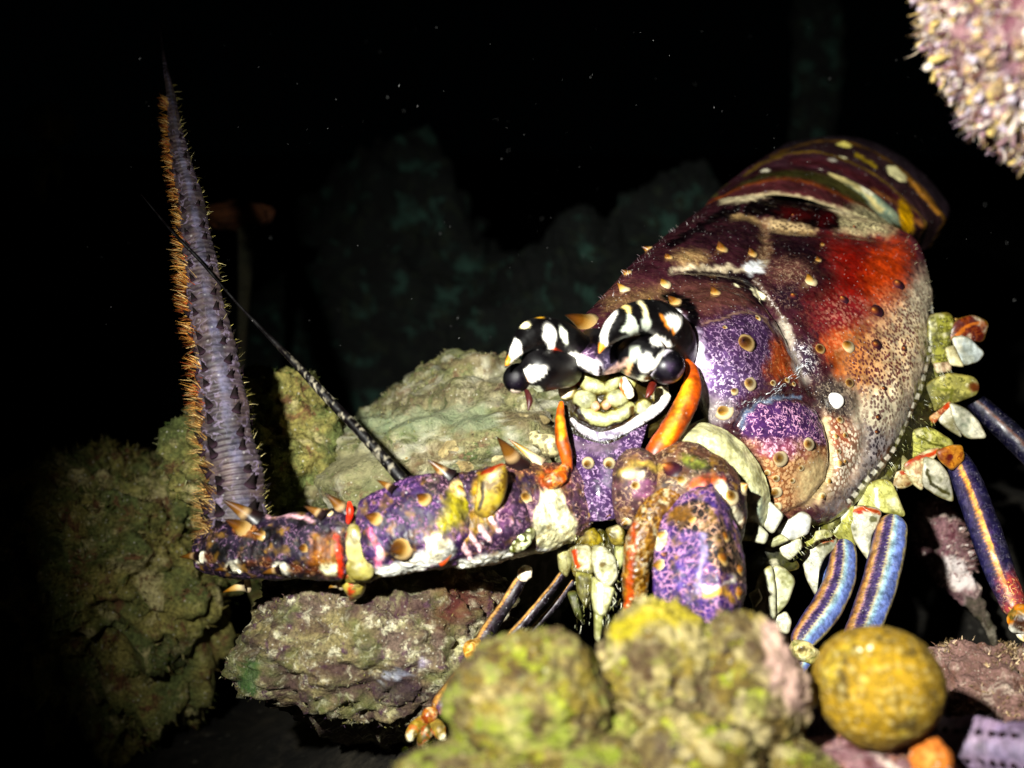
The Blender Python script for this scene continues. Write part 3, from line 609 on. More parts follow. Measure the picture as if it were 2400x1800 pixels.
# round cheek
p.poly(A(z3, [(735, 830), (850, 750), (1000, 720), (1140, 730), (1240, 800), (1305, 920), (1330, 1050), (1250, 1020), (1100, 1020), (900, 1050), (760, 1020), (715, 950)]), '#50315f', soft=8, fleck='#d8a8c4', dens=1)
p.poly(A(z3, [(740, 990), (900, 1040), (1100, 1010), (1330, 1040), (1345, 1150), (1290, 1300), (1180, 1420), (1000, 1540), (940, 1500), (870, 1250), (810, 1100)]), '#8c6040', soft=14, fleck='#f0d0a0', dens=.6, pt=.6)
p.blob(z3(1230, 1290), 40, 55, '#b8a780', rot=20, soft=.5, a=.9, fleck='#7a5a3a', dens=.4)
p.blob(z3(1000, 1060), 55, 22, '#7a3f5c', soft=.6, a=.8, fleck='#efc4dc', dens=.9)
p.line(A(z3, [(712, 900), (735, 810), (840, 735), (980, 700), (1130, 690)]), 3.5, '#66748a', soft=4, fleck='#c8d0dc', dens=.5)
p.line(A(z3, [(1310, 860), (1340, 1000), (1352, 1150), (1325, 1280)]), 5, '#d8c8a0', soft=4)

# rear: cream lines, black band
p.line(A(z2, [(380, 690), (500, 690), (640, 760), (820, 790), (1000, 800)]), 6, '#b89e70', soft=6, fleck='#3a2420', dens=.6, pt=1)
p.poly(A(z2, [(600, 720), (800, 700), (960, 760), (1060, 800), (900, 800), (700, 790)]), '#c8b088', soft=8, fleck='#3a2420', dens=.8, pt=1)
p.line(A(z2, [(640, 750), (640, 850), (650, 960), (600, 1060)]), 12, '#7a5c48', soft=10, fleck='#d8c09a', dens=.7)
p.line(A(z2, [(-80, 1100), (50, 1080), (250, 1090), (450, 1100), (560, 1080), (650, 1050)]), 6, '#c4b69c', soft=7, fleck='#5a4038', dens=.4)
p.blob(z2(550, 1090), 24, 13, '#f0f2f4', soft=.5); p.blob(z2(60, 1000), 40, 18, '#a88a60', soft=.6, a=.8, fleck='#f0d8a0', dens=.6)
p.blob(z2(575, 1290), 20, 7, '#fff6d0', rot=40, soft=.2); p.blob(z2(420, 1225), 8, 4, '#fff6d0')
p.poly(A(z2, [(1180, 680), (1300, 680), (1500, 700), (1640, 800), (1560, 830), (1300, 800), (1200, 780)]), '#d8cba0', soft=10, fleck='#2c1c1c', dens=.9, pt=1)
p.line(A(z2, [(300, 560), (470, 560), (700, 500), (860, 510), (1050, 570), (1250, 640), (1450, 650)]), 8, '#d8caa8', soft=7, fleck='#6a4a30', dens=.3)
p.poly(A(z2, [(470, 640), (560, 560), (700, 545), (860, 548), (1000, 595), (1150, 640), (1225, 690), (1205, 780), (1100, 795), (950, 765), (860, 715), (760, 692), (650, 692), (480, 668)]), '#14080c', soft=5)
p.blob(z2(880, 670), 40, 14, '#4a0f10', rot=10, soft=.6, a=.8); p.blob(z2(1120, 700), 20, 18, '#4a0c12', soft=.6, a=.8)
p.poly(A(z2, [(300, 630), (480, 595), (410, 680), (250, 730), (60, 850), (-100, 950), (-140, 900), (100, 760)]), '#160a10', soft=6)
p.poly(A(z2, [(60, 860), (380, 720), (580, 720), (620, 900), (480, 960), (380, 900), (100, 950)]), '#2a1620', soft=18, a=.85, fleck='#a88060', dens=.08)
e = A(z3, [(2075, 60), (2060, 250), (2050, 400), (2000, 590), (1955, 710), (1890, 890), (1780, 1090), (1620, 1265), (1480, 1430)])
p.line(e, 9, '#1a1418', soft=4); p.line(e, 5.5, '#f4f0e0', soft=2, dash=(23, 14))
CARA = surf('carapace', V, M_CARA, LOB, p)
KN = []
def on_shell(c, V=None, N=None):
    V = VC if V is None else V; N = NC if N is None else N
    x, y = proj(V); d = (x - c[0]) ** 2 + (y - c[1]) ** 2 + np.where((N * -V).sum(-1) > 0, 0, 1e6)
    i = np.unravel_index(np.argmin(d), d.shape); return V[i], N[i]
FWD = np.array([-.50, -.28, .82])
b_, n_ = on_shell((1953, 940)); V = ball((1953, 941, -b_[2] + .10), 25, 21, .22, 30, 40, rot=-10); V = V + np.array([-.12, 0, 0]) * np.clip((P(1940, 941, -b_[2])[0] - V[..., 0:1]) * 6, 0, 1)
surf('white_knob', V, M_EYE, CARA, Paint(V, '#f4f2ee'), cv=True, caps=True)
def shell_spine(c, r, me, h=1.7, fw=.7, parent=None, V=None, N=None):
    b, n = on_shell(c, V, N); rc = r * -b[2] / F; d = n + fw * FWD + np.array([-.30, .30, 0]) + RNG.normal(0, .12, 3); d /= np.linalg.norm(d)
    return put_spine(me, parent or CARA, b - n * rc * .25, b + d * rc * h, rc)
for z, l in ((z2, [(300, 940, 45, 'a'), (545, 985, 36, 'a'), (255, 1280, 40, 'a'), (1000, 1200, 46, 'c'), (860, 1310, 34, 'd'), (1245, 1330, 38, 'd'), (1060, 1030, 24, 'a'), (1670, 1220, 48, 'd'), (1500, 1430, 55, 'd'), (1090, 910, 16, 'a'), (860, 680, 16, 'd'), (1340, 770, 16, 'd')]),
             (z3, [(745, 320, 62, 'a'), (770, 600, 46, 'c'), (590, 785, 60, 'w'), (665, 650, 26, 'c'), (1270, 350, 36, 'a'), (1470, 340, 46, 'c'), (1660, 320, 40, 'd'), (1865, 355, 24, 'd'), (1480, 600, 32, 'a'), (1725, 635, 20, 'd'), (990, 1120, 52, 'c'), (1190, 1030, 42, 'c'), (1410, 855, 26, 'c'), (1410, 1170, 28, 'c'), (960, 1370, 38, 'c'), (1140, 1200, 20, 'c'), (940, 600, 22, 'c'), (1040, 580, 20, 'c'), (1085, 600, 16, 'c'), (1450, 970, 22, 'c'), (1380, 970, 20, 'c'), (1080, 1280, 18, 'c'), (960, 1270, 24, 'c'), (970, 1460, 30, 'c'), (900, 1230, 22, 'c'), (1400, 1080, 18, 'c'), (1340, 1290, 24, 'c'), (1290, 1390, 24, 'c'), (830, 140, 24, 'w'), (595, 205, 20, 'w'), (1680, 840, 22, 'd'), (1670, 940, 18, 'd'), (1450, 1150, 18, 'c')]),
             (z1, [(1510, 60, 46, 'c'), (1160, 110, 46, 'c'), (1600, 215, 52, 'a'), (1940, 130, 38, 'a'), (1380, 195, 20, 'c')])):
    for x, y, r, k in l:
        c = z(x, y); rr = r * {z1: .27, z2: .3, z3: .33}[z]
        shell_spine(c, rr, {'a': SP_AMBER, 'c': SP_CREAM, 'd': SP_DARK, 'w': SP_CREAM}[k], h={'w': .5, 'd': 1.5}.get(k, 2.3))
for c in ((1566, 603), (1470, 640), (1520, 585)): shell_spine(c, 10, SP_AMBER, 1.8)
# hairs: left outline, hind rim, grooves
def rim_hairs(c0, c1, cnt, ln, cols, spread=10, seed=1):
    g = np.random.default_rng(seed); B = []; Dn = []
    for k in range(cnt):
        u = g.random(); i = min(int(u * (len(c0) - 1)), len(c0) - 2); f = u * (len(c0) - 1) - i
        c = np.array(c0[i]) * (1 - f) + np.array(c0[i + 1]) * f + g.normal(0, spread, 2)
        b, n = on_shell(c); B.append(b); Dn.append(n + np.array(c1))
    return blades('bristle_fringe', np.array(B), np.array(Dn), ln, .008, cols, M_HAIR, CARA, seed, 2)
rim_hairs([(1410, 705), (1480, 628), (1550, 565), (1640, 500)], (-.3, .3, 0), 60, .10, ['#8a8078', '#b8b0b0', '#5a4a50'], 6, 2)
rim_hairs([(2130, 556), (2170, 640), (2182, 760), (2175, 850)], (.5, .1, 0), 90, .10, ['#6a6450', '#a8a080', '#4a4438'], 7, 3)
rim_hairs([(1700, 960), (1790, 935), (1850, 890), (1880, 850)], (0, .5, .3), 90, .14, ['#d8d8d8', '#b8c0c8'], 5, 4)

# abdomen: overlapping tergites
arches = [
 ([(170, 640), (320, 590), (470, 560), (700, 520), (900, 540), (1100, 600), (1350, 690), (1560, 790), (1640, 880)], 36.6, 36.0),
 ([(190, 610), (330, 512), (500, 440), (700, 395), (900, 400), (1050, 440), (1230, 520), (1450, 640), (1660, 800)], 38.2, 37.4),
 ([(300, 505), (450, 398), (620, 322), (880, 292), (1150, 345), (1400, 455), (1580, 580), (1700, 700), (1760, 830)], 40.2, 38.8),
 ([(480, 372), (640, 256), (830, 188), (1060, 180), (1300, 255), (1550, 390), (1750, 570), (1870, 700), (1900, 770)], 42.2, 40.2),
 ([(690, 232), (840, 152), (1040, 97), (1250, 95), (1450, 158), (1650, 275), (1850, 445), (1980, 600), (2045, 725)], 44.2, 41.6),
 ([(800, 172), (980, 92), (1180, 66), (1330, 74), (1480, 112), (1680, 205), (1880, 360), (2010, 510), (2085, 660)], 46.4, 43.2),
 ([(900, 260), (1050, 180), (1250, 130), (1400, 140), (1560, 200), (1720, 290), (1880, 430), (2000, 580), (2060, 720)], 49.0, 46.0)]
AR = []
for pts, d0, d1 in arches:
    a = []
    for j, q in enumerate(pts):
        u = j / 8; a.append(z2(*q) + (d0 + (d1 - d0) * u + .9 * (2 * u - .85) ** 2,))
    a = [np.array(a[0]) + np.array([35, 130, 3.0])] + [np.array(x) for x in a] + [np.array(a[-1]) + np.array([-35, 60, 1.2])]
    AR.append(a)
AR = np.array(AR)
dense = cr(AR, 6 * 40 + 1)
def px_line(i): return [(x[0], x[1]) for x in AR[i]]
for k in range(6):
    a = dense[max(0, k * 40 - 10):(k + 1) * 40 + 1].copy()
    n = len(a); u = np.linspace(0, 1, n)
    a[..., 2] += (.25 * (1 - ss(0, .35, u)) - .10 * ss(.6, .95, u))[:, None]        # front edge tucked under, hind edge proud
    c = np.swapaxes(cr(np.swapaxes(a, 0, 1), 220), 0, 1); c = cr(c, 90); d = c[..., 2]
    V = np.stack([(c[..., 0] - 1200) / F * d, -(c[..., 1] - 900) / F * d, -d], -1)
    V = V + normals(V) * (.015 * fbm(V / .3, 3, k))[..., None]
    lip = V[-1:] + (np.array([0, 0, -.22]) + (V.mean((0, 1)) - V[-1:]) * .01); V = np.concatenate([V, lip])
    p = Paint(V, ['#5e3034', '#4e4a26', '#50303a', '#3e2a2e', '#3a2e36', '#1c161e'][k], '#7a5a50', .1, wob=2)
    if k == 0:
        p.line(px_line(0), 7, '#d0c09a', soft=6); p.line(px_line(1), 4, '#8a4c20', soft=4); p.blob(z2(1480, 700), 60, 35, '#cfc49a', soft=.5, fleck='#3c3020', dens=.8, pt=1)
    if k == 1:
        p.line(px_line(1), 5, '#5a3020', soft=5); p.line(px_line(2), 8, '#43222a', soft=6)
        p.poly(A(z2, [(1150, 350), (1320, 410), (1480, 480), (1660, 640), (1700, 760), (1600, 740), (1480, 640), (1380, 500)]), '#8fa08c', soft=8, fleck='#d8d0a0', dens=.5)
        p.line(A(z2, [(1160, 355), (1320, 430), (1420, 490), (1480, 580), (1540, 640)]), 6, '#e8d89a', soft=5); p.blob(z2(1440, 480), 20, 10, '#f4eed0', rot=30)
        p.blob(z2(1740, 700), 17, 42, '#d8a80c', rot=-18, soft=.3); p.blob(z2(640, 330), 12, 4, '#f0e8d0')
    if k == 2:
        p.line(A(z2, [(1480, 470), (1650, 570), (1780, 690), (1880, 770)]), 5, '#c98a4a', soft=4); p.line(px_line(3), 3.5, '#8a6e2c', soft=3); p.blob(z2(1160, 250), 10, 4, '#e8e0d0'); p.blob(z2(1070, 330), 5, 3, '#e0d8c8')
        p.line(A(z2, [(850, 260), (1100, 270), (1400, 390), (1650, 540), (1800, 680)]), 9, '#5a2a30', soft=8); p.blob(z2(1740, 690), 14, 40, '#d8a80c', rot=-18, soft=.3)
    if k == 3:
        p.blob(z2(1255, 130), 18, 6, '#fff08a', rot=8, soft=.2); p.blob(z2(1668, 352), 27, 13, '#fff6c0', rot=33, soft=.15); p.line(px_line(4), 3.5, '#7a5a26', soft=3)
        p.line(A(z2, [(1350, 210), (1450, 270), (1500, 300)]), 4, '#a89028', soft=3); p.blob(z2(1240, 235), 12, 4, '#e0d8b0'); p.line(A(z2, [(1760, 400), (1880, 530), (1990, 660)]), 5, '#c08a3a', soft=3)
        p.line(A(z2, [(1650, 560), (1800, 700), (1850, 770)]), 10, '#8a8430', soft=8)
    surf('abdomen_segment', V, M_ABD, LOB, p, flip=False)

# horns over the eyes
def horn(path, paintf):
    V, th = tube(path, 110, 40, round0=True); V = V + normals(V, True) * (.01 * fbm(V / .2, 3, 4))[..., None]
    p = Paint(V, '#0a0709', wob=2); paintf(p); return surf('horn', V, M_EYE, LOB, p, cv=True, caps=True)
WH, GR = '#f6f2ea', '#c9cfc0'
def hr(p):
    q = lambda l: A(z1, l)
    p.line(q([(1060, 310), (1010, 400), (975, 500), (985, 590)]), 9, WH, soft=3); p.line(q([(960, 600), (940, 660)]), 9, '#c98a18', soft=4)
    p.poly(q([(1190, 310), (1240, 350), (1280, 420), (1285, 500), (1210, 530), (1170, 480), (1120, 470), (1180, 390)]), GR, soft=3)
    p.line(q([(1290, 215), (1330, 280), (1350, 360)]), 5, '#e8dcb0', soft=2); p.blob(z1(1345, 405), 11, 16, GR)
    p.line(q([(1110, 240), (1190, 260), (1200, 300)]), 4, '#e8d08a', soft=2)
    p.poly(q([(1500, 340), (1560, 310), (1640, 340), (1640, 420), (1600, 480), (1540, 430)]), WH, soft=4); p.line(q([(1480, 330), (1530, 420), (1580, 480)]), 3, '#d88a30', soft=2)
    p.poly(q([(1380, 520), (1430, 490), (1500, 520), (1570, 600), (1480, 610), (1400, 590)]), WH, soft=4)
    p.poly(q([(1190, 620), (1270, 590), (1300, 650), (1230, 720), (1160, 680)]), GR, soft=6)
def hl(p):
    q = lambda l: A(z1, l)
    p.poly(q([(210, 515), (260, 560), (285, 660), (240, 720), (180, 740), (150, 690), (180, 600)]), WH, soft=3); p.poly(q([(150, 665), (190, 700), (170, 760), (110, 770)]), '#c98a18', soft=4)
    p.blob(z1(295, 410), 12, 9, '#f6ecc0'); p.blob(z1(420, 342), 9, 4, '#d8a830'); p.blob(z1(508, 490), 15, 24, WH, rot=-8); p.blob(z1(520, 590), 9, 13, WH)
    p.blob(z1(635, 500), 8, 22, '#eef0e0', rot=-22); p.line(q([(540, 630), (600, 670)]), 5, '#d8481a', soft=3)
    p.poly(q([(600, 690), (700, 650), (850, 690), (930, 770), (900, 830), (760, 780), (640, 740)]), WH, soft=5)
horn([(1598, 850, 27.6, 36), (1583, 795, 26.9, 46), (1545, 752, 26.3, 46), (1495, 745, 25.8, 40), (1450, 765, 25.4, 32), (1420, 795, 25.1, 18), (1404, 828, 24.9, 2)], hr)
horn([(1385, 850, 27.2, 40), (1345, 818, 26.8, 44), (1300, 792, 26.3, 46), (1255, 785, 25.9, 40), (1222, 805, 25.6, 26), (1200, 832, 25.4, 14), (1184, 862, 25.2, 2)], hl)
put_spine(SP_AMBER, CARA, P(*z1(850, 420), 27.6), P(*z1(665, 285), 26.6), .27)
# eyes
def eye(stalk, sp, corn, cc):
    V, _ = tube(stalk, 70, 36, round0=True, round1=True); p = Paint(V, '#0c080c', wob=2); sp(p); e = surf('eye', V, M_EYE, LOB, p, cv=True, caps=True)
    V = ball(corn[:3], corn[3], corn[4], corn[5], 50, 60, rot=corn[6]); p = Paint(V, '#060409', wob=3); cc(p); surf('cornea', V, M_CORN, e, p, cv=True, caps=True)
def er(p):
    p.blob(z1(1335, 745), 18, 24, WH, soft=.15); p.poly(A(z1, [(1190, 620), (1270, 590), (1300, 640), (1250, 720), (1190, 740)]), '#b4b8ac', soft=5); p.poly(A(z1, [(1380, 520), (1440, 500), (1560, 600), (1480, 600), (1400, 580)]), WH, soft=4); p.line(A(z1, [(1180, 720), (1080, 800), (1010, 830)]), 6, '#c8a898', soft=4); p.blob(z1(1315, 905), 20, 13, '#e8ecd0', rot=-25); p.line(A(z1, [(1530, 610), (1470, 690), (1390, 780)]), 7, '#f0ece0', soft=3); p.line(A(z1, [(1200, 740), (1180, 830)]), 5, '#d8b080', soft=3)
def cright(p):
    p.line(A(z1, [(1360, 850), (1440, 690), (1560, 610)]), 6, '#d8d0dc', soft=4); p.blob(z1(1520, 770), 26, 30, '#140c1c', soft=.6); p.blob(z1(1530, 765), 12, 9, '#3a2844', soft=.8); p.line(A(z1, [(1660, 800), (1600, 900), (1480, 920)]), 3, '#8a6a70', soft=2, a=.5)
eye([(1462, 846, 26.9, 30), (1490, 838, 26.4, 50), (1525, 842, 26.05, 55), (1552, 855, 26.0, 42)], er, (1562, 860, 25.98, 43, 41, .36, -20), cright)
def el(p):
    p.poly(A(z1, [(330, 760), (420, 755), (505, 780), (450, 850), (370, 910), (320, 900), (260, 830)]), WH, soft=3); p.line(A(z1, [(215, 820), (260, 850), (310, 900)]), 6, '#e08a28', soft=3); p.poly(A(z1, [(350, 930), (420, 950), (475, 1010), (430, 1060), (370, 1040)]), '#e8ecd0', soft=4)
eye([(1345, 880, 26.9, 30), (1312, 866, 26.4, 46), (1262, 866, 26.0, 54), (1225, 880, 25.85, 44)], el, (1212, 886, 25.98, 33, 36, .30, 20), lambda p: (p.blob(z1(220, 900), 18, 16, '#150c1c', soft=.7), p.line(A(z1, [(190, 985), (260, 1000)]), 4, '#d8c8b8', soft=2)))
V, _ = tube([(*z1(310, 980), 25.9, 6), (*z1(335, 1060), 25.7, 8), (*z1(325, 1150), 25.6, 2)], 30, 12); surf('eye_bristle', V, M_EYE, LOB, Paint(V, '#4a1c1c'), cv=True, caps=True)
V, _ = tube([(*z1(1400, 930), 26.4, 10), (*z1(1375, 990), 26.1, 9), (*z1(1345, 1040), 26, 2)], 30, 12); surf('eye_bristle', V, M_EYE, LOB, Paint(V, '#6a2418'), cv=True, caps=True)

# front of the head
def panel(name, ctrl, n, m, mat, base, paintf=None, fleck=None, dens=0, rough=.01, wob=3, thick=.35, parent=None):
    V = net(ctrl, n, m); N = normals(V); 
    if (N * -V).sum() < 0: N = -N
    V = V + N * (rough * fbm(V / .2, 4, 6))[..., None]
    p = Paint(V, base, fleck, dens, wob=wob)
    if paintf: paintf(p)
    # rolled rim so the plate has depth
    c = V.mean((0, 1)); back = V - N * thick
    ring = np.concatenate([V[0], V[1:, -1], V[-1, -2::-1], V[-2:0:-1, 0]]); rb = ring + np.array([0, 0, -thick]) + (c - ring) * .12
    k = len(ring); idx = np.arange(n * m).reshape(n, m); ri = np.concatenate([idx[0], idx[1:, -1], idx[-1, -2::-1], idx[-2:0:-1, 0]])
    pts = np.concatenate([V.reshape(-1, 3), rb]); q = grid_faces(n, m); j = np.arange(k); j2 = (j + 1) % k
    q = np.concatenate([q, np.stack([ri[j], n * m + j, n * m + j2, ri[j2]], -1)])
    C = np.concatenate([p.c.reshape(-1, 3), p.c.reshape(-1, 3)[ri]]); Fk = np.concatenate([p.f.reshape(-1, 4), p.f.reshape(-1, 4)[ri]]); Pt = np.concatenate([p.pt.ravel(), p.pt.ravel()[ri]])
    par = parent or LOB
    return link(name, make_mesh(name, W(pts) - root_loc(par), q, None, {'Col': C, 'Flk': Fk, 'Pt': Pt}), mat, par)
def p_front(p):
    p.poly(A(z1, [(740, 590), (900, 620), (940, 720), (900, 800), (760, 720)]), '#5a4260', soft=10, fleck='#d8b8d0', dens=.8)
    p.line(A(z1, [(620, 690), (720, 690), (830, 740), (920, 800)]), 13, WH, soft=6); p.blob(z1(930, 790), 12, 20, '#d8d0d4', soft=.4); p.line(A(z1, [(600, 670), (560, 620)]), 6, '#d8481a', soft=4)
    p.line(A(z1, [(1010, 830), (1100, 770), (1190, 720)]), 8, '#d8b8a8', soft=5); p.poly(A(z1, [(980, 650), (1180, 620), (1180, 720), (1020, 790), (950, 800)]), '#4a4058', soft=10, fleck='#b8a8c0', dens=.5)
    p.line(A(z1, [(945, 780), (960, 860)]), 5, '#1a0c10', soft=4)
panel('frontal_plate', [[(1340, 790, 27.4), (1385, 770, 27.1), (1430, 775, 27.0), (1480, 770, 27.2)], [(1325, 830, 27.0), (1375, 815, 26.4), (1425, 820, 26.3), (1490, 820, 26.7)],
                        [(1315, 855, 26.8), (1365, 850, 26.1), (1415, 858, 26.0), (1480, 850, 26.5)], [(1320, 868, 26.9), (1370, 872, 26.2), (1408, 880, 26.15), (1470, 868, 26.6)]], 70, 80, M_EYE, '#0d090c', p_front)
LOBES = [((880, 945), 128, 62, 18, .30, '#aaaa7c'), ((1052, 925), 108, 54, -38, .30, '#aaaa7c'), ((818, 1060), 102, 80, 5, .36, '#b0b088'), ((1085, 1046), 102, 76, -5, .36, '#b0b088'), ((905, 1112), 46, 46, 0, .30, '#c8a080'), ((1000, 1102), 46, 44, 0, .30, '#c8a080'),
         ((1305, 1150), 78, 98, 25, .26, '#c4c294'), ((655, 975), 84, 84, 0, .42, '#e8dcc0'), ((690, 890), 70, 50, -20, .34, '#d8a460'), ((800, 868), 120, 38, 15, .24, '#85803a'), ((960, 870), 70, 40, 0, .22, '#8f8a44'), ((1480, 1010), 90, 70, -30, .14, '#b8b49c'), ((1200, 900), 60, 80, 20, .2, '#a8a46c')]
BAND = A(z1, [(790, 1165), (880, 1212), (975, 1232), (1080, 1205), (1190, 1140)])
def face_relief():
    global V
    V = net([[(1308, 850, 27.3), (1370, 855, 27.1), (1440, 860, 27.1), (1565, 880, 27.4)], [(1315, 920, 27.1), (1370, 920, 26.85), (1450, 925, 26.85), (1565, 930, 27.2)],
             [(1328, 980, 27.0), (1380, 990, 26.8), (1450, 990, 26.8), (1560, 975, 27.2)], [(1340, 1035, 27.0), (1390, 1048, 26.85), (1440, 1048, 26.85), (1525, 1025, 27.2)]], 170, 200)
    N = normals(V); N = N if (N * -V).sum() > 0 else -N
    x, y = proj(V); x = x + 2.0 * fbm(V / .12, 3, 4); y = y + 2.0 * fbm(V / .12, 3, 8)
    h = np.zeros(x.shape); C = np.broadcast_to(lin('#3a300a'), V.shape).copy()
    for c, rx, ry, rt, hh, col in LOBES + [(None, 0, 0, 0, .30, '#a8a878')]:
        if c is None: r = seg_d(x, y, BAND)[0] / 18.0
        else:
            cx, cy = z1(*c); a = R(rt); dx, dy = x - cx, y - cy; r = np.hypot((dx * math.cos(a) + dy * math.sin(a)) / (rx * .29), (-dx * math.sin(a) + dy * math.cos(a)) / (ry * .29))
        z_ = .55 * hh * np.clip(1 - r ** 2, 0, 1) ** .4; m = z_ > h
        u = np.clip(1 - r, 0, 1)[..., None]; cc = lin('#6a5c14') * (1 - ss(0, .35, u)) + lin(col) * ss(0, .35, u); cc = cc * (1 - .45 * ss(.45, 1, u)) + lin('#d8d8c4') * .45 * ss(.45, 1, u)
        C = np.where(m[..., None], cc, C); h = np.maximum(h, z_)
    V = V + N * (h + .012 * fbm(V / .1, 3, 5))[..., None]; p = Paint(V, '#3a300a'); p.c = C
    p.line(A(z1, [(725, 1130), (770, 1215), (850, 1282), (960, 1318), (1110, 1283), (1240, 1200)]), 7, '#32210a', soft=4); p.line(A(z1, [(1215, 1130), (1190, 1240)]), 6, '#5a4208', soft=4)
    p.line(A(z1, [(640, 905), (700, 930), (760, 900)]), 4, '#a8480e', soft=3)
    return p
fp = face_relief(); FACE = surf('face_plate', V, M_SOFT, LOB, fp)
def strap(name, pts, d, r, mat, col, parent, paintf=None, flat=.6, n=90, m=24, **kw):
    if np.ndim(r) == 0: r = [r * .6] + [r] * (len(pts) - 2) + [r * .6]
    if np.ndim(d) == 0: d = [d] * len(pts)
    V, th = tube([(x, y, dd, rr) for (x, y), dd, rr in zip(pts, d, r)], n, m, flat=flat, round0=True, round1=True)
    V = V + normals(V, True) * (.01 * fbm(V / .15, 3, 4))[..., None]; p = Paint(V, col, wob=3, **kw)
    if paintf: paintf(p)
    return surf(name, V, mat, parent, p, cv=True, caps=True)
strap('collar', A(z1, [(690, 1215), (760, 1290), (860, 1355), (970, 1375), (1130, 1325), (1290, 1235), (1410, 1150), (1500, 1060), (1545, 1010)]), [26.75] * 5 + [26.7, 26.75, 26.85, 27], [4, 8, 11, 11, 10, 12, 14, 12, 5], M_SOFT, '#7c7286', FACE, lambda p: (p.line(A(z1, [(1180, 1300), (1330, 1200), (1450, 1110), (1545, 1010)]), 14, '#c4c0ba', soft=10), p.line(A(z1, [(690, 1215), (760, 1290), (830, 1340)]), 10, '#b4aeb0', soft=10), p.mix(ss(.1, .4, fbm(p.V / .08, 3, 4)) * .7, '#c8c2c8')), flat=.3, fleck='#6a6470', dens=.6)
strap('mouthpart', A(z1, [(1150, 860), (1160, 930), (1195, 1000), (1235, 1030)]), 26.5, [5, 13, 13, 7], M_SOFT, '#f0ead8', FACE, lambda p: p.line(A(z1, [(1130, 880), (1125, 960), (1170, 1030)]), 4, '#b86a28', soft=3))
# purple plate between the antennae
def p_plate(p):
    p.line([(1345, 1040), (1400, 1052), (1440, 1045)], 12, '#6a5a6a', soft=12); p.line([(1425, 1060), (1425, 1130)], 10, '#6f6a74', soft=10, a=.6)
PLATE = panel('antennal_plate', [[(1338, 1015, 27.0), (1390, 1035, 26.6), (1440, 1035, 26.6), (1520, 985, 26.9)], [(1336, 1080, 26.8), (1385, 1085, 26.2), (1440, 1085, 26.2), (1495, 1075, 26.6)],
                                 [(1338, 1150, 26.6), (1385, 1150, 25.9), (1435, 1150, 25.9), (1480, 1150, 26.4)], [(1352, 1215, 26.5), (1390, 1222, 25.9), (1430, 1218, 25.9), (1475, 1210, 26.4)]], 110, 110, M_CARA, '#4a3558', p_plate, '#b498b8', .95)
for c, r, me in (((1378, 1085), 12, SP_CREAM), ((1428, 1086), 12, SP_CREAM), ((1374, 1206), 20, SP_CREAM), ((1430, 1200), 17, SP_CREAM)):
    b = P(c[0], c[1], 26.1); put_spine(me, PLATE, b, b + np.array([-.05, -.02, .28]), r * 26 / F)
g = np.random.default_rng(3); hp = cr(np.array(A(z1, [(700, 1250), (800, 1340), (970, 1405), (1130, 1350), (1290, 1250), (1430, 1150)])), 130) + g.normal(0, 3, (130, 2))
blades('bristle_fringe', np.stack([P(x, y, 26.45) for x, y in hp]), np.tile(np.array([.1, -.75, .45]), (130, 1)), .09, .008, ['#a8a8a8', '#888490', '#c0bec0'], M_HAIR, PLATE, 3, 2)
# orange antennule stalks
strap('antennule_stalk', [(1602, 838), (1622, 870), (1618, 920), (1588, 985), (1545, 1050), (1515, 1095)], [27, 26.7, 26.4, 26.2, 26.0, 25.9], [5, 15, 25, 28, 27, 20], M_SOFT, '#a8540e', LOB, lambda p: p.line([(1608, 900), (1590, 970), (1560, 1030)], 10, '#d8a828', soft=12), flat=1)
strap('antennule_stalk', [(1316, 940), (1313, 985), (1317, 1030), (1326, 1065), (1334, 1110)], [26.6, 26.4, 26.2, 26.15, 26.2], [5, 12, 16, 15, 8], M_SOFT, '#b8620c', LOB, lambda p: p.line([(1314, 980), (1318, 1030)], 7, '#f0a828', soft=6), flat=1)

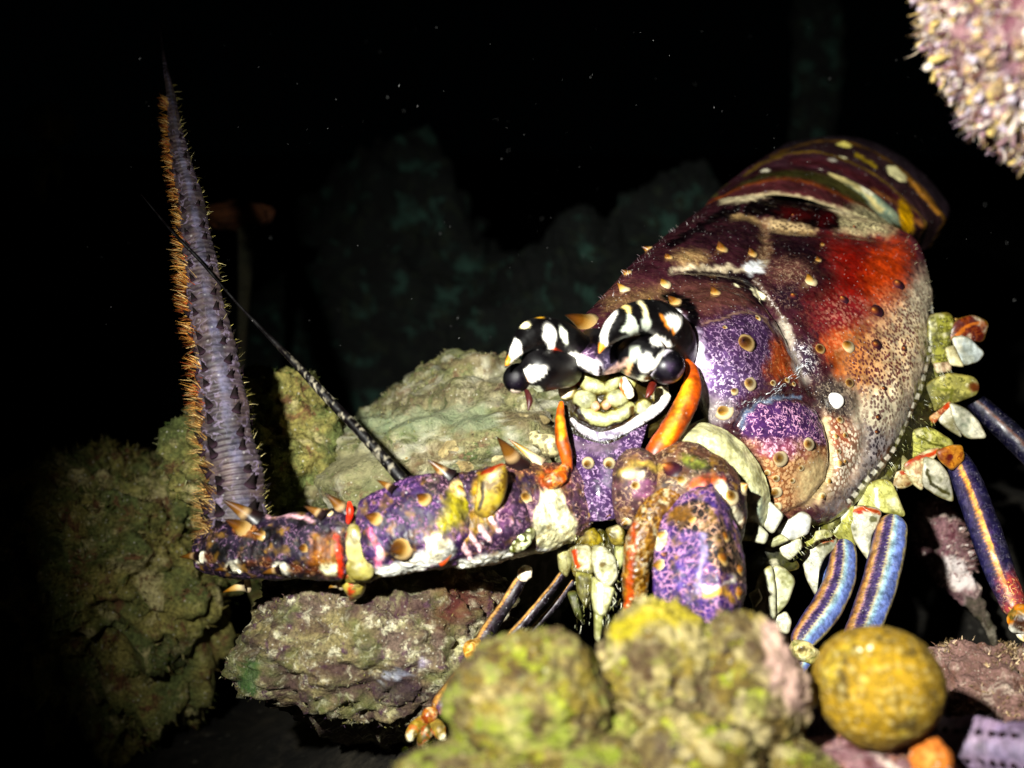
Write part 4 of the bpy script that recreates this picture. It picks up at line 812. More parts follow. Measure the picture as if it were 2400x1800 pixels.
za = zr(2000, 700, .525); zb = zr(1700, 1130, .4518)
def plate(pts, d, col, fleck='#6a6420', dens=.35, bulge=.10, marks=(), name='leg_base', grad=(0, 0), sd=0, mat=None, grow=1.0, parent=None):
    """a crisp-edged convex shell plate with thickness"""
    pts = np.array(pts, float); c = pts.mean(0); pts = c + (pts - c) * grow; q = np.concatenate([pts, pts[:1]]); L_ = np.concatenate([[0], np.cumsum(np.hypot(*np.diff(q, axis=0).T))])
    m_ = 90; t = np.linspace(0, L_[-1], m_, endpoint=False); B = np.stack([np.interp(t, L_, q[:, 0]), np.interp(t, L_, q[:, 1])], -1)
    k3 = np.ones(9) / 9; B = np.stack([np.convolve(np.concatenate([B[-4:, j], B[:, j], B[:4, j]]), k3, 'valid') for j in (0, 1)], -1)   # corners eased a little
    r = np.concatenate([np.linspace(.03, .8, 16), np.linspace(.84, 1, 9), [.99, .93, .8]]); hz = np.concatenate([bulge * (1 - np.concatenate([np.linspace(.03, .8, 16), np.linspace(.84, 1, 9)]) ** 4) ** .7, [-.12, -.3, -.5]])
    xy = c + (B - c)[None] * r[:, None, None]; dd = d - hz[:, None] + grad[0] * (xy[..., 0] - c[0]) / 100 + grad[1] * (xy[..., 1] - c[1]) / 100
    V = np.stack([(xy[..., 0] - 1200) / F * dd, -(xy[..., 1] - 900) / F * dd, -dd], -1); V = V + np.array([0, 0, 1.0]) * (.018 * fbm(V / .4, 3, sd))[..., None]
    p = Paint(V, col, fleck, dens, wob=3); p.mix(ss(.1, .5, fbm(V / .35, 3, sd + 3)) * .4, '#d8d2b8'); p.mix(ss(.0, .5, fbm(V / .4, 3, sd + 23)) * .6, fleck)
    R_ = np.broadcast_to(r[:, None], V.shape[:2]); p.mix(ss(.86, 1.0, R_) * .6, '#6a5c24')
    for kind, a_, w_, c_ in marks: p.line(a_, w_, c_, soft=w_ * .6) if kind == 'l' else p.blob(a_, w_, w_ * .75, c_, soft=.4)
    return surf(name, V, mat or M_PALE, parent or LOB, p, cv=True, caps=True)
# ------------------------------------------------------------------ left antenna arm
def segment(name, path, mat, base, fleck, dens, paintf=None, n=200, m=120, bump=.03, flat=.9, parent=None, r0=True, r1=True, pt=0, rk=1.0, sq=0):
    V, th = tube(path, n, m, flat=flat, round0=r0, round1=r1, rk=rk, sq=sq); N = normals(V, True)
    if ((V - V.mean(1, keepdims=True)) * N).sum() < 0: N = -N
    V = V + N * (bump * (fbm(V / .45, 4, len(path) + n) + .5 * np.abs(fbm(V / .14, 3, len(path) + n + 5))))[..., None]
    p = Paint(V, base, fleck, dens, wob=4, pt=pt)
    if paintf: paintf(p)
    if mat in (M_SHELL, M_NET): mott(p, n + len(path), .42, .22, '#1e120e', '#96742c')
    elif mat in (M_SOFT, M_PALE): mott(p, n + len(path) + 3, .32, .14, '#4a3c12', '#e4dfc4')
    o = surf(name, V, mat, parent or LOB, p, cv=True, caps=True); return o, V, N
def stud(part, V, N, c, r, me, h=1.5, tip=None):
    b, n = on_shell(c, V, N); rc = r * -b[2] / F
    if tip is not None: t = P(tip[0], tip[1], tip[2] if len(tip) > 2 else -b[2] - .5)
    else:
        d = n + np.array([-.45, .28, .2]) + RNG.normal(0, .1, 3); t = b + d / np.linalg.norm(d) * rc * h
    put_spine(me, part, b - n * rc * .4, t, rc)
q4 = lambda l: A(z4, l)
def p_b1(p):
    p.poly(q4([(1250, 300), (1500, 250), (1780, 300), (1780, 620), (1640, 520), (1480, 560), (1300, 560)]), '#5a3a30', soft=12, fleck='#d8a070', dens=.8)
    p.blob(z4(1650, 440), 32, 22, '#c25a0e', soft=.5); p.blob(z4(1380, 470), 30, 22, '#2c1a30', soft=.5)
    p.poly(q4([(1320, 640), (1440, 600), (1480, 760), (1420, 880), (1260, 840)]), '#6a4a5c', soft=8, fleck='#e0b0b0', dens=.7)
    p.poly(q4([(1560, 560), (1700, 530), (1760, 700), (1850, 830), (1820, 1000), (1700, 1080), (1500, 1040), (1480, 800)]), '#e8e4bc', soft=9, fleck='#8a7a2c', dens=.4)
    p.poly(q4([(1240, 880), (1450, 880), (1480, 1000), (1400, 1080), (1220, 1090)]), '#4a4c1c', soft=10, fleck='#d8e0b0', dens=.9, pt=1)
    p.line(q4([(1200, 1180), (1400, 1120), (1650, 1090), (1820, 1060)]), 12, '#f0f2ea', soft=6); p.line(q4([(1650, 1095), (1820, 1060)]), 3, '#b83a14', soft=3)
B1, V, N = segment('antenna_segment', [(1355, 1180, 27.0, 84), (1310, 1183, 26.6, 98), (1240, 1192, 26.2, 106), (1180, 1200, 26.0, 108), (1140, 1210, 25.9, 100)], M_SHELL, '#52364a', '#d8b0a8', .7, p_b1, rk=.45, sq=.22, bump=.05)
stud(B1, V, N, z4(1340, 290), 26, SP_TAWNY, tip=(*z4(1190, 55), 25.2)); stud(B1, V, N, z4(1500, 150), 14, SP_CREAM, tip=(*z4(1265, 80), 26.2)); stud(B1, V, N, z4(1410, 610), 17, SP_CREAM, 1.2)
segment('joint_lobe', [(*z4(1760, 330), 26.0, 10), (*z4(1700, 420), 25.7, 18), (*z4(1620, 480), 25.6, 20), (*z4(1560, 520), 25.7, 10)], M_SOFT, '#a8560c', '#e0a840', .6, None, n=60, m=40, parent=B1)
segment('joint_lobe', [(*z4(1480, 880), 25.3, 12), (*z4(1400, 930), 25.1, 22), (*z4(1330, 1000), 25.1, 24), (*z4(1250, 1050), 25.3, 14)], M_SOFT, '#5a5c1c', '#e0e8c0', .9, None, n=60, m=40, parent=B1, pt=1)
V2, _ = tube([(*z4(1480, 60), 27.2, 12), (*z4(1500, 110), 26.9, 16), (*z4(1620, 160), 26.8, 26), (*z4(1590, 260), 26.7, 22)], 40, 20, round0=True, round1=True); surf('joint_lobe', V2, M_SOFT, LOB, Paint(V2, '#b8b08c', '#4a4030', .6, pt=1), cv=True, caps=True)
def p_b2(p):
    p.poly(q4([(1000, 400), (1230, 300), (1250, 480), (1200, 700), (1050, 860), (900, 1000), (700, 1220), (640, 1200), (760, 980), (900, 800), (960, 640), (930, 520)]), '#8a6a12', soft=9, fleck='#c9b040', dens=.5)
    p.blob(z4(1110, 620), 38, 30, '#a8962c', soft=.6); p.line(q4([(850, 900), (760, 1020), (690, 1190)]), 9, '#a8480e', soft=8)
    for k, (x, y) in enumerate([(880, 1060), (960, 1000), (1050, 930), (1140, 850), (1220, 760)]): p.line(q4([(x - 40, y - 70), (x + 50, y + 60)]), 5.5, '#efc4c8', soft=3)
    p.poly(q4([(1160, 760), (1250, 620), (1300, 600), (1280, 860), (1180, 880)]), '#5a3858', soft=8, fleck='#d8a8b8', dens=.5)
    p.line(q4([(640, 1230), (800, 1215), (1000, 1180), (1250, 1130)]), 14, '#f2f2e8', soft=8, fleck='#6a5a20', dens=.6, pt=1)
B2, V, N = segment('antenna_segment', [(1205, 1200, 26.0, 100), (1170, 1205, 25.75, 112), (1110, 1216, 25.55, 112), (1060, 1226, 25.5, 108), (1010, 1240, 25.5, 92)], M_SHELL, '#38243c', '#a07a92', .7, p_b2, rk=.45, sq=.22, bump=.05)
plate(q4([(1000, 400), (1150, 330), (1235, 298), (1258, 480), (1212, 660), (1080, 810), (955, 770), (985, 560)]), 24.6, '#6c5412', '#a8943c', .6, bulge=.16, marks=[('b', z4(1110, 620), 26, '#94842c'), ('l', q4([(1010, 400), (1150, 345), (1220, 310)]), 5, '#7a2c0c'), ('l', q4([(1040, 480), (1010, 700)]), 5, '#3c2c08')], name='joint_lobe', sd=72, parent=B2)
plate(q4([(955, 765), (1082, 802), (900, 1000), (770, 1120), (695, 1225), (640, 1200), (720, 1040), (860, 860)]), 24.65, '#7a5a18', '#b8943c', .6, bulge=.12, marks=[('l', q4([(820, 960), (730, 1090), (670, 1210)]), 10, '#a8460e'), ('l', q4([(1000, 800), (860, 920)]), 4, '#3c2408')], name='joint_lobe', sd=73, parent=B2)
def p_b3(p):
    p.poly(q4([(700, 560), (840, 480), (960, 540), (960, 700), (820, 880), (660, 940), (640, 860), (720, 700)]), '#8a8010', soft=11, fleck='#c0b840', dens=.4)
    p.poly(q4([(440, 470), (700, 340), (960, 430), (900, 500), (760, 500), (680, 600), (560, 560)]), '#3a2438', soft=9, fleck='#c89ab0', dens=.8); p.blob(z4(840, 545), 20, 20, '#f0d890', soft=.4)
    p.line(q4([(130, 1300), (330, 1240), (600, 1120), (720, 1060)]), 20, '#f4f4ea', soft=9, fleck='#8a5a4a', dens=.3); p.poly(q4([(540, 960), (640, 920), (720, 1000), (660, 1180), (560, 1140)]), '#f0e8cc', soft=7)
    p.line(q4([(60, 900), (120, 1050), (130, 1200)]), 6, '#c86a8a', soft=5); p.blob(z4(330, 1060), 35, 30, '#1c0f1c', soft=.3); p.blob(z4(140, 1110), 10, 14, '#e8b8c0', soft=.5)
B3, V, N = segment('antenna_segment', [(1085, 1212, 25.5, 100), (1050, 1215, 25.3, 110), (990, 1226, 25.1, 112), (930, 1245, 25.1, 104), (880, 1262, 25.15, 94), (850, 1270, 25.2, 84)], M_SHELL, '#37224a', '#a878a6', .9, p_b3, rk=.45, sq=.22, bump=.05)
for c, r, me, tip, h in [((760, 410), 20, SP_TAWNY, (*z4(585, 262), 24.9), 0), ((290, 550), 14, SP_TAWNY, (*z4(130, 440), 25), 0), ((530, 625), 17, SP_AMBER, None, 1.6), ((105, 785), 18, SP_AMBER, None, 1.7), ((330, 1055), 26, SP_AMBER, None, 1.5), ((850, 545), 17, SP_CREAM, None, .9)]:
    stud(B3, V, N, z4(*c), r, me, h, tip)
# hinge plate
J1, V, N = segment('joint_membrane', [(888, 1272, 25.2, 70), (866, 1284, 25.15, 74), (838, 1294, 25.2, 70), (808, 1292, 25.25, 62)], M_SOFT, '#6f6420', '#a89c50', .7,
                   lambda p: (p.line(A(z5, [(1330, 1120), (1310, 1200), (1330, 1300), (1345, 1420)]), 10, '#c2380a', soft=4), p.line(A(z5, [(1580, 1100), (1600, 1300), (1570, 1450)]), 4, '#5a3a18', soft=4), p.blob(z5(1460, 1300), 34, 50, '#a89a50', soft=.7)), bump=.06, n=90, rk=.4)
q5 = lambda l: A(z5, l)
plate(q5([(1400, 1030), (1480, 1055), (1560, 1170), (1605, 1320), (1575, 1460), (1480, 1478), (1385, 1445), (1355, 1300), (1368, 1140)]), 24.55, '#948a48', '#5c5018', .6, bulge=.14, marks=[('b', z5(1450, 1260), 26, '#b4ac74'), ('b', z5(1520, 1400), 16, '#a8a060'), ('l', q5([(1370, 1120), (1345, 1290), (1370, 1440)]), 5, '#b4360a')], name='hinge_plate', sd=74, parent=J1)
def p_b4(p):
    p.poly(q5([(1130, 1140), (1330, 1120), (1330, 1420), (1200, 1430), (1100, 1300)]), '#7a4a0e', soft=10, fleck='#c9901c', dens=.4); p.blob(z5(1250, 1380), 18, 16, '#f4f0c8', soft=.4)
    for x, y, a, b in [(900, 1385, 24, 14), (545, 1368, 20, 14), (292, 1295, 14, 15)]: p.blob(z5(x, y), a, b, '#fbf6e0', rot=10, soft=.2)
    for x, y in [(640, 1350), (1000, 1390), (360, 1290), (1130, 1400), (760, 1330)]: p.blob(z5(x, y), 18, 12, '#5a3018', soft=.5, fleck='#d8a878', dens=.7)
    p.line(q5([(380, 1300), (800, 1420), (1200, 1440)]), 7, '#1a1014', soft=6, a=.6)
    for x, y, a, b in [(770, 1120, 25, 22), (690, 960, 26, 18), (1030, 1000, 24, 18), (420, 1250, 24, 18), (720, 1280, 15, 12)]: p.blob(z5(x, y), a, b, '#0c0709', soft=.4)
    p.poly(q5([(490, 1000), (620, 990), (720, 1080), (690, 1160), (560, 1130)]), '#7a4a14', soft=7, fleck='#e0a860', dens=.6); p.line(q5([(1310, 1150), (1320, 1280), (1340, 1420)]), 8, '#c2380a', soft=4)
    p.line(q5([(800, 985), (960, 980), (1120, 1010)]), 5, '#c8a0a8', soft=4)
B4, V, N = segment('antenna_segment', [(835, 1285, 25.15, 72), (795, 1280, 25.1, 80), (720, 1280, 25.2, 78), (640, 1285, 25.5, 74), (560, 1288, 25.8, 68), (500, 1290, 26.1, 56), (468, 1290, 26.3, 40)], M_SHELL, '#22162a', '#8a6c86', .95, p_b4, rk=.45, sq=.22, bump=.05)
for c, r, me, tip, h in [((690, 985), 24, SP_TAWNY, (*z5(470, 835), 25.2), 0), ((1430, 885), 22, SP_TAWNY, (*z5(1245, 798), 24.8), 0), ((1220, 985), 18, SP_TAWNY, (*z5(1075, 890), 24.9), 0), ((610, 1070), 22, SP_AMBER, (*z5(490, 1000), 24.9), 0),
                         ((1060, 1230), 12, SP_AMBER, None, 1.6), ((300, 1290), 15, SP_TAWNY, (*z5(135, 1278), 26.2), 0), ((540, 1370), 15, SP_TAWNY, (*z5(400, 1385), 25.6), 0), ((895, 1385), 16, SP_TAWNY, (*z5(750, 1400), 25.0), 0), ((1240, 960), 14, SP_CREAM, None, 1), ((740, 1125), 16, SP_AMBER, None, 1.4)]:
    stud(B4, V, N, z5(*c), r, me, h, tip)
for a, b, dd in [((640, 1500), (455, 1535), 26.6), ((1330, 1480), (1240, 1500), 25.6)]: put_spine(SP_CREAM, B4, P(*z5(*a), dd - .1), P(*z5(*b), dd), .16)
V2, _ = tube([(*z5(1400, 880), 24.75, 4), (*z5(1405, 960), 24.7, 9), (*z5(1385, 1060), 24.75, 5)], 30, 14); surf('joint_lobe', V2, M_SOFT, LOB, Paint(V2, '#d0380a'), cv=True, caps=True)
V2, _ = tube([(*z5(1415, 1440), 25.2, 30), (*z5(1440, 1520), 25.5, 26), (*z5(1420, 1600), 25.9, 8)], 40, 20, round0=True); surf('joint_lobe', V2, M_SOFT, LOB, Paint(V2, '#a89a50', '#4a4018', .6).line(A(z5, [(1395, 1440), (1410, 1590)]), 5, '#c2380a', soft=3), cv=True, caps=True)

# ------------------------------------------------------------------ whips
def whip(path, n, m, rings, base, amp=.035):
    V, th = tube(path, n, m, flat=.6, radd=lambda u, t: 1 + amp * (.6 + .5 * np.sin(u * 37)) * np.sin(u * rings * 2 * math.pi + 1.2 * np.sin(u * 23)) + .05 * np.sin(u * 61 + t) * (np.abs(np.sin(t)) > .5) + .05 * np.cos(2 * t + .5) + .03 * np.cos(5 * t))
    p = Paint(V, base, '#b8a8c8', .35, wob=3); T = np.broadcast_to(th[None], V.shape[:2])
    u = np.broadcast_to(np.linspace(0, 1, n)[:, None], V.shape[:2])
    ring = .5 + .5 * np.sin(u * rings * 2 * math.pi)
    p.mix(.5 * ring * (.4 + .6 * (np.cos(T - .15) > .85)), '#706868'); p.mix(.55 * (np.abs(np.sin((T - .15) / 2)) < .09), '#66667c')
    p.mix(.45 * ss(-.1, .4, fbm(V / .5, 3, 5)), '#5c4c44'); p.mix(.25 * (1 - ring), '#2c1c38')
    return V, p, T
# paths run from base to tip; sin(theta)=+1 lies to the left for an upward path? (checked numerically below)
pl = [(530, 1300, 26.3, 50), (556, 1250, 26.2, 70), (556, 1150, 26.4, 66), (531, 1000, 26.9, 59), (518, 900, 27.4, 54), (485, 719, 28.4, 43), (467, 592, 29.2, 37), (443, 450, 30.3, 29), (418, 350, 31.2, 21), (401, 230, 32.3, 11), (383, 130, 33.3, 4), (375, 60, 34, 1)]
V, p, T = whip(pl, 1000, 40, 128, '#453a3e')
WL = surf('antenna_whip', V, M_WHIP, LOB, p, cv=True, caps=True)
xc, _ = proj(V.mean(1)); xs, ys = proj(V); N = normals(V, True)
if ((V - V.mean(1, keepdims=True)) * N).sum() < 0: N = -N
# which column is which side of the whip
leftcol = int(np.argmin(xs[500])); front = 0
sgn = 1 if leftcol < 20 else -1
upd = np.gradient(V.mean(1), axis=0); upd /= np.linalg.norm(upd, axis=1, keepdims=True)
def wspine(i, frac, size):
    th_ = sgn * math.asin(max(-1, min(1, -frac))) if abs(frac) <= 1 else sgn * (-1 if frac > 0 else 1) * (math.pi / 2 + .35)
    j = int(round(th_ / (2 * math.pi) * 40)) % 40; b = V[i, j]; n = N[i, j]
    put_spine(SP_BLACK, WL, b - n * .02, b + (n * .8 + upd[i] * .8) * size, size * .42)
yc = proj(V.mean(1))[1]
def at_y(y): return int(np.argmin(np.abs(yc - y)))
for k in range(23):
    y = 1225 - k * 41 + (k % 2) * 8; i = at_y(y); s = .29 * (1 - .6 * k / 23)
    for f, dy in ((-.97, 0), (-.62, 14), (.40, 4), (1.05, 10)): wspine(at_y(y + dy + random.uniform(-5, 5)), f, s * random.uniform(.85, 1.1))
g = np.random.default_rng(5); cnt = 4400; iy = (g.random(cnt) ** .9 * 800).astype(int) + 20; iy = iy[(np.sin(iy / 5.5) + .5 * np.sin(iy / 2.3) + g.normal(0, .5, cnt)) > -.35]; cnt = len(iy); ly = [int(leftcol + g.normal(0, 2.2)) % 40 for _ in range(cnt)]
B = V[iy, ly]; Dn = N[iy, ly] * 1 + np.array([-.55, -.05, .15]) + upd[iy] * .35 + .5 * np.sin(iy / 5.5)[:, None] * upd[iy]
Dn /= np.linalg.norm(Dn, axis=1, keepdims=True)
ln = .40 * np.interp(iy, [0, 400, 800, 1000], [1.0, .85, .5, .2])
for part, sel in ((0, iy < 300), (1, (iy >= 300) & (iy < 560)), (2, iy >= 560)):
    blades('bristle_fringe', B[sel], Dn[sel], float(ln[sel].mean()), .010, ['#8a5418', '#b8843a', '#5c3010', '#c8a468', '#8f3c18'] if part else ['#6a4418', '#a87c40', '#4c2c10', '#b89860'], M_HAIR, WL, 40 + part, spread=.13)
sel = g.integers(40, 850, 260); rj = [int(leftcol + 20 + g.normal(0, 2.5)) % 40 for _ in sel]
blades('bristle_fringe', V[sel, rj], N[sel, rj] + upd[sel] * .3, .17, .006, ['#a89a50', '#c8b880', '#6a6030'], M_HAIR, WL, 47)
# right whip, lying across the rubble to the right
pr = [(1640, 1440, 24.4, 52), (1700, 1560, 24.6, 66), (1840, 1690, 24.6, 62), (2000, 1715, 23.9, 60), (2120, 1730, 22.6, 60), (2230, 1742, 21.3, 61), (2340, 1752, 20.3, 63), (2480, 1768, 19.6, 64), (2750, 1810, 19, 58), (3100, 1840, 22, 34), (3600, 1800, 23, 6)]
V, p, T = whip(pr, 900, 40, 110, '#5c4c64', .07); p.mix(np.full(V.shape[:2], .4), '#8c7a92')
WR = surf('antenna_whip', V, M_WHIP, LOB, p, cv=True, caps=True); N = normals(V, True)
if ((V - V.mean(1, keepdims=True)) * N).sum() < 0: N = -N
upd = np.gradient(V.mean(1), axis=0); upd /= np.linalg.norm(upd, axis=1, keepdims=True)
for i in range(380, 640, 20):
    for j in (37, 4, 12, 30):
        b = V[i + random.randint(-4, 4), j]; put_spine(SP_BLACK, WR, b - N[i, j] * .02, b + (N[i, j] * .7 + upd[i] * .9) * .16, .06)
# thin antennule
V, _ = tube([(975, 1160, 25.7, 12), (955, 1138, 25.6, 15), (860, 1030, 26.1, 12.5), (760, 925, 26.6, 11), (690, 850, 27.0, 8.5), (560, 715, 27.7, 3), (470, 612, 28.1, 4), (405, 545, 28.3, 3), (330, 455, 28.8, 1)], 260, 20)
p = Paint(V, '#0d080a', wob=2); p.mix(.9 * ss(.2, .5, fbm(V / .09, 3, 6)) * ss(800, 900, proj(V)[1]), '#8a8474')
AN = surf('antennule', V, M_LEG, LOB, p, cv=True, caps=True)

# ------------------------------------------------------------------ right antenna base
q7 = lambda l: A(z7, l)
def p_disc(p):
    for l, c in (([(960, 400), (1100, 330), (1300, 370), (1450, 470)], '#9a9440'), ([(1350, 250), (1500, 400), (1650, 650)], '#a8a45c'), ([(1000, 250), (1250, 160), (1500, 200)], '#b8b47c')): p.line(q7(l), 9, c, soft=9, a=.7)
    p.poly(q7([(1560, 300), (1800, 420), (1850, 700), (1700, 760), (1640, 500)]), '#8a9488', soft=16, a=.8)
V = net([[(1545, 1090, 26.7), (1580, 1020, 26.8), (1650, 990, 26.9), (1730, 1030, 27.0), (1790, 1110, 27.2), (1808, 1205, 27.4), (1792, 1262, 28.2)],
         [(1560, 1095, 26.2), (1595, 1040, 26.2), (1655, 1015, 26.3), (1715, 1050, 26.4), (1765, 1130, 26.6), (1780, 1215, 26.9), (1768, 1266, 27.8)],
         [(1580, 1110, 26.3), (1610, 1070, 26.2), (1655, 1055, 26.3), (1690, 1085, 26.4), (1725, 1150, 26.6), (1740, 1218, 26.9), (1738, 1268, 27.8)],
         [(1600, 1130, 27.0), (1625, 1110, 27.0), (1655, 1100, 27.0), (1675, 1120, 27.0), (1695, 1170, 27.2), (1700, 1226, 27.4), (1700, 1268, 28.2)]], 60, 120)
V = V + normals(V) * (.02 * fbm(V / .3, 3, 3))[..., None]; p = Paint(V, '#cfcca4', '#8a8440', .35); p_disc(p); surf('joint_membrane', V, M_SOFT, LOB, p)
def p_rb1(p):
    p.poly(q7([(1080, 110), (1200, 60), (1350, 110), (1550, 260), (1680, 400), (1680, 620), (1600, 600), (1500, 380), (1300, 220), (1120, 170)]), '#33222e', soft=9, fleck='#a89080', dens=.8)
    p.blob(z7(1200, 120), 32, 14, '#6f742c', rot=15, soft=.5); p.blob(z7(1330, 300), 30, 24, '#c8786a', soft=.5); p.line(q7([(1180, 330), (1300, 250), (1440, 290)]), 9, '#c2560e', soft=8); p.line(q7([(1430, 330), (1500, 460), (1560, 640)]), 13, '#efe8cc', soft=8)
    p.poly(q7([(560, 210), (700, 60), (860, 110), (950, 220), (860, 400), (700, 520), (600, 400)]), '#6a4f38', soft=9, fleck='#d8c090', dens=.7); p.line(q7([(570, 230), (680, 150), (800, 120), (900, 170)]), 8, '#a89048', soft=6); p.blob(z7(690, 250), 26, 12, '#efe0c0', soft=.5)
    p.blob(z7(720, 100), 30, 14, '#3a2220', rot=20, soft=.5)
B5, V, N = segment('antenna_segment', [(1560, 1060, 26.6, 40), (1580, 1100, 26.0, 95), (1600, 1150, 25.8, 128), (1620, 1215, 25.9, 132), (1640, 1270, 26.2, 105), (1645, 1300, 26.6, 60)], M_SHELL, '#5c4032', '#d8c0a0', .6, p_rb1, flat=.7)
for c, r, me, h in [((1520, 420), 20, SP_CREAM, 1), ((1640, 340), 18, SP_CREAM, 1), ((1100, 280), 14, SP_CREAM, 1.2), ((1000, 180), 22, SP_DARK, 1.3)]: stud(B5, V, N, z7(*c), r, me, h)
K1, V, N = segment('antenna_knob', [(1480, 1075, 26.2, 30), (1490, 1100, 25.7, 52), (1488, 1150, 25.5, 56), (1478, 1200, 25.6, 40), (1470, 1230, 25.9, 20)], M_SHELL, '#52383c', '#c8a888', .7,
                   lambda p: (p.line(q7([(570, 230), (680, 160), (800, 130), (900, 180)]), 8, '#a89048', soft=6), p.line(q7([(620, 240), (760, 230)]), 9, '#efe4c8', soft=6), p.poly(q7([(620, 290), (800, 260), (900, 300), (850, 420), (680, 430)]), '#7a4f68', soft=9, fleck='#e8c8c0', dens=.8)), n=70, m=48)
stud(K1, V, N, z7(620, 640), 12, SP_CREAM, 1.4); stud(K1, V, N, z7(690, 320), 12, SP_CREAM, 1.2)
# golden hinge
G1, V, N = segment('joint_membrane', [(1640, 1180, 25.6, 24), (1585, 1172, 25.2, 36), (1535, 1205, 25.0, 38), (1505, 1270, 24.9, 36), (1492, 1340, 24.9, 32), (1485, 1400, 25, 26), (1475, 1450, 25.2, 14)], M_SOFT, '#6c4a0e', '#a8822c', .7,
                   lambda p: (p.line(q7([(690, 640), (660, 900), (650, 1200), (630, 1360)]), 7, '#a8500e', soft=7), p.line(q7([(860, 760), (830, 1000), (820, 1200)]), 5, '#6a4a14', soft=5)), bump=.05)
def p_rb3(p):
    p.poly(q7([(960, 640), (1060, 500), (1200, 440), (1330, 480), (1460, 640), (1560, 800), (1640, 950), (1650, 1180), (1560, 1160), (1440, 1050), (1330, 960), (1300, 740), (1180, 700), (1060, 690)]), '#1d1218', soft=8, fleck='#c8a088', dens=.8)
    p.blob(z7(1080, 580), 30, 20, '#6a4a14', soft=.5); p.line(q7([(1280, 740), (1290, 900), (1260, 1100), (1240, 1250)]), 6, '#8a80a0', soft=6); p.line(q7([(1320, 1210), (1420, 1160), (1540, 1130)]), 9, '#f0e8d8', soft=6)
    p.poly(q7([(1300, 1000), (1440, 1060), (1540, 1120), (1440, 1190), (1300, 1200)]), '#4a2a6a', soft=7, fleck='#e8b0c0', dens=1); p.line(q7([(1300, 1270), (1450, 1220), (1540, 1320)]), 7, '#a8803a', soft=5)
    p.line(q7([(920, 760), (890, 840)]), 11, '#f2e6c0', soft=5)
B6, V, N = segment('antenna_segment', [(1640, 1165, 25.6, 40), (1640, 1195, 25.1, 76), (1640, 1260, 24.7, 92), (1640, 1330, 24.4, 100), (1642, 1400, 24.2, 100), (1648, 1455, 24.3, 82), (1650, 1480, 24.5, 50)], M_NET, '#3e2862', '#ae82a4', .9, p_rb3, flat=.85, rk=.6, sq=.65)
for c, r, me, h in [((1195, 615), 15, SP_CREAM, .7), ((1450, 955), 18, SP_AMBER, 1.6), ((930, 750), 14, SP_CREAM, 1.3), ((900, 1010), 17, SP_CREAM, 1.3), ((1480, 760), 14, SP_AMBER, 1.3), ((1600, 1050), 16, SP_AMBER, 1.4), ((1590, 1240), 17, SP_AMBER, 1.4), ((960, 920), 10, SP_DARK, 1)]: stud(B6, V, N, z7(*c), r, me, h)

# ------------------------------------------------------------------ mouthparts under the head
def mp(path, base, fleck='#8a8430', dens=.5, paintf=None, name='mouthpart', pt=0, bump=.025, flat=.8):
    return segment(name, path, M_PALE, base, fleck, dens, paintf, n=70, m=48, bump=bump, flat=flat, pt=pt, sq=.45)
for k, (pts, d_, c0, fl_, mk) in enumerate([([(165, 690), (330, 680), (430, 800), (350, 860), (190, 840)], 26.4, '#85761f', '#4a3c0c', []), ([(150, 850), (300, 835), (345, 960), (335, 1085), (180, 1055), (145, 930)], 26.1, '#b4b088', '#5a5018', [('l', A(z7, [(165, 900), (190, 1020)]), 6, '#a8400e')]),
        ([(325, 845), (430, 850), (525, 950), (545, 1120), (460, 1210), (350, 1105), (318, 960)], 25.9, '#cac8b0', '#6c6830', [('b', z7(420, 1000), 8, '#6a5a28')]), ([(515, 850), (612, 850), (604, 1000), (562, 1060), (518, 960)], 26.2, '#8f9064', '#4a4a20', []), ([(175, 1065), (335, 1085), (325, 1250), (272, 1390), (195, 1250)], 26.2, '#8a8648', '#322c0c', []),
        ([(328, 1105), (460, 1205), (525, 1200), (485, 1350), (432, 1460), (340, 1425), (315, 1260)], 25.95, '#c0c090', '#7a7830', [('l', A(z7, [(400, 1180), (390, 1420)]), 5, '#e8e8d0')]), ([(338, 1395), (432, 1395), (412, 1600), (390, 1690), (342, 1650)], 26.1, '#b8b888', '#7c7c38', []), ([(105, 1250), (190, 1235), (235, 1400), (245, 1510), (180, 1455)], 26.6, '#5c6030', '#24240c', []),
        ([(440, 700), (560, 660), (610, 720), (600, 840), (500, 840)], 26.3, '#8a7c38', '#3c300c', []), ([(20, 900), (120, 880), (160, 980), (110, 1120), (40, 1060)], 26.7, '#a09c70', '#5a4a20', [])]):
    plate(A(z7, pts), d_, c0, fl_, .5, marks=mk, sd=600 + 11 * k, grow=1.06, name='mouthpart', bulge=.2)
g = np.random.default_rng(22); hp = np.stack([g.uniform(1345, 1460, 260), g.uniform(1250, 1470, 260)], -1); blades('bristle_fringe', np.stack([P(x, y, 25.95) for x, y in hp]), np.tile([.0, -.9, .35], (260, 1)), .16, .006, ['#c8c8a8', '#8a8a50', '#5c5428', '#e0dcc8'], M_HAIR, FACE, 88, 2)
for k, (x0, y0, x1, y1, x2, y2_, r, c) in enumerate([(1352, 1240, 1345, 1290, 1352, 1350, 14, '#7a6c30'), (1455, 1240, 1462, 1300, 1452, 1380, 15, '#8c8c5c'), (1400, 1240, 1402, 1310, 1404, 1400, 40, '#55501c')]):
    mp([(x0, y0, 27.0, r * .7), (x1, y1, 26.7, r), (x2 * .6 + x1 * .4, y2_ * .6 + y1 * .4, 26.7, r * .85), (x2, y2_, 26.8, r * .35)], c, '#3c3410', .8)

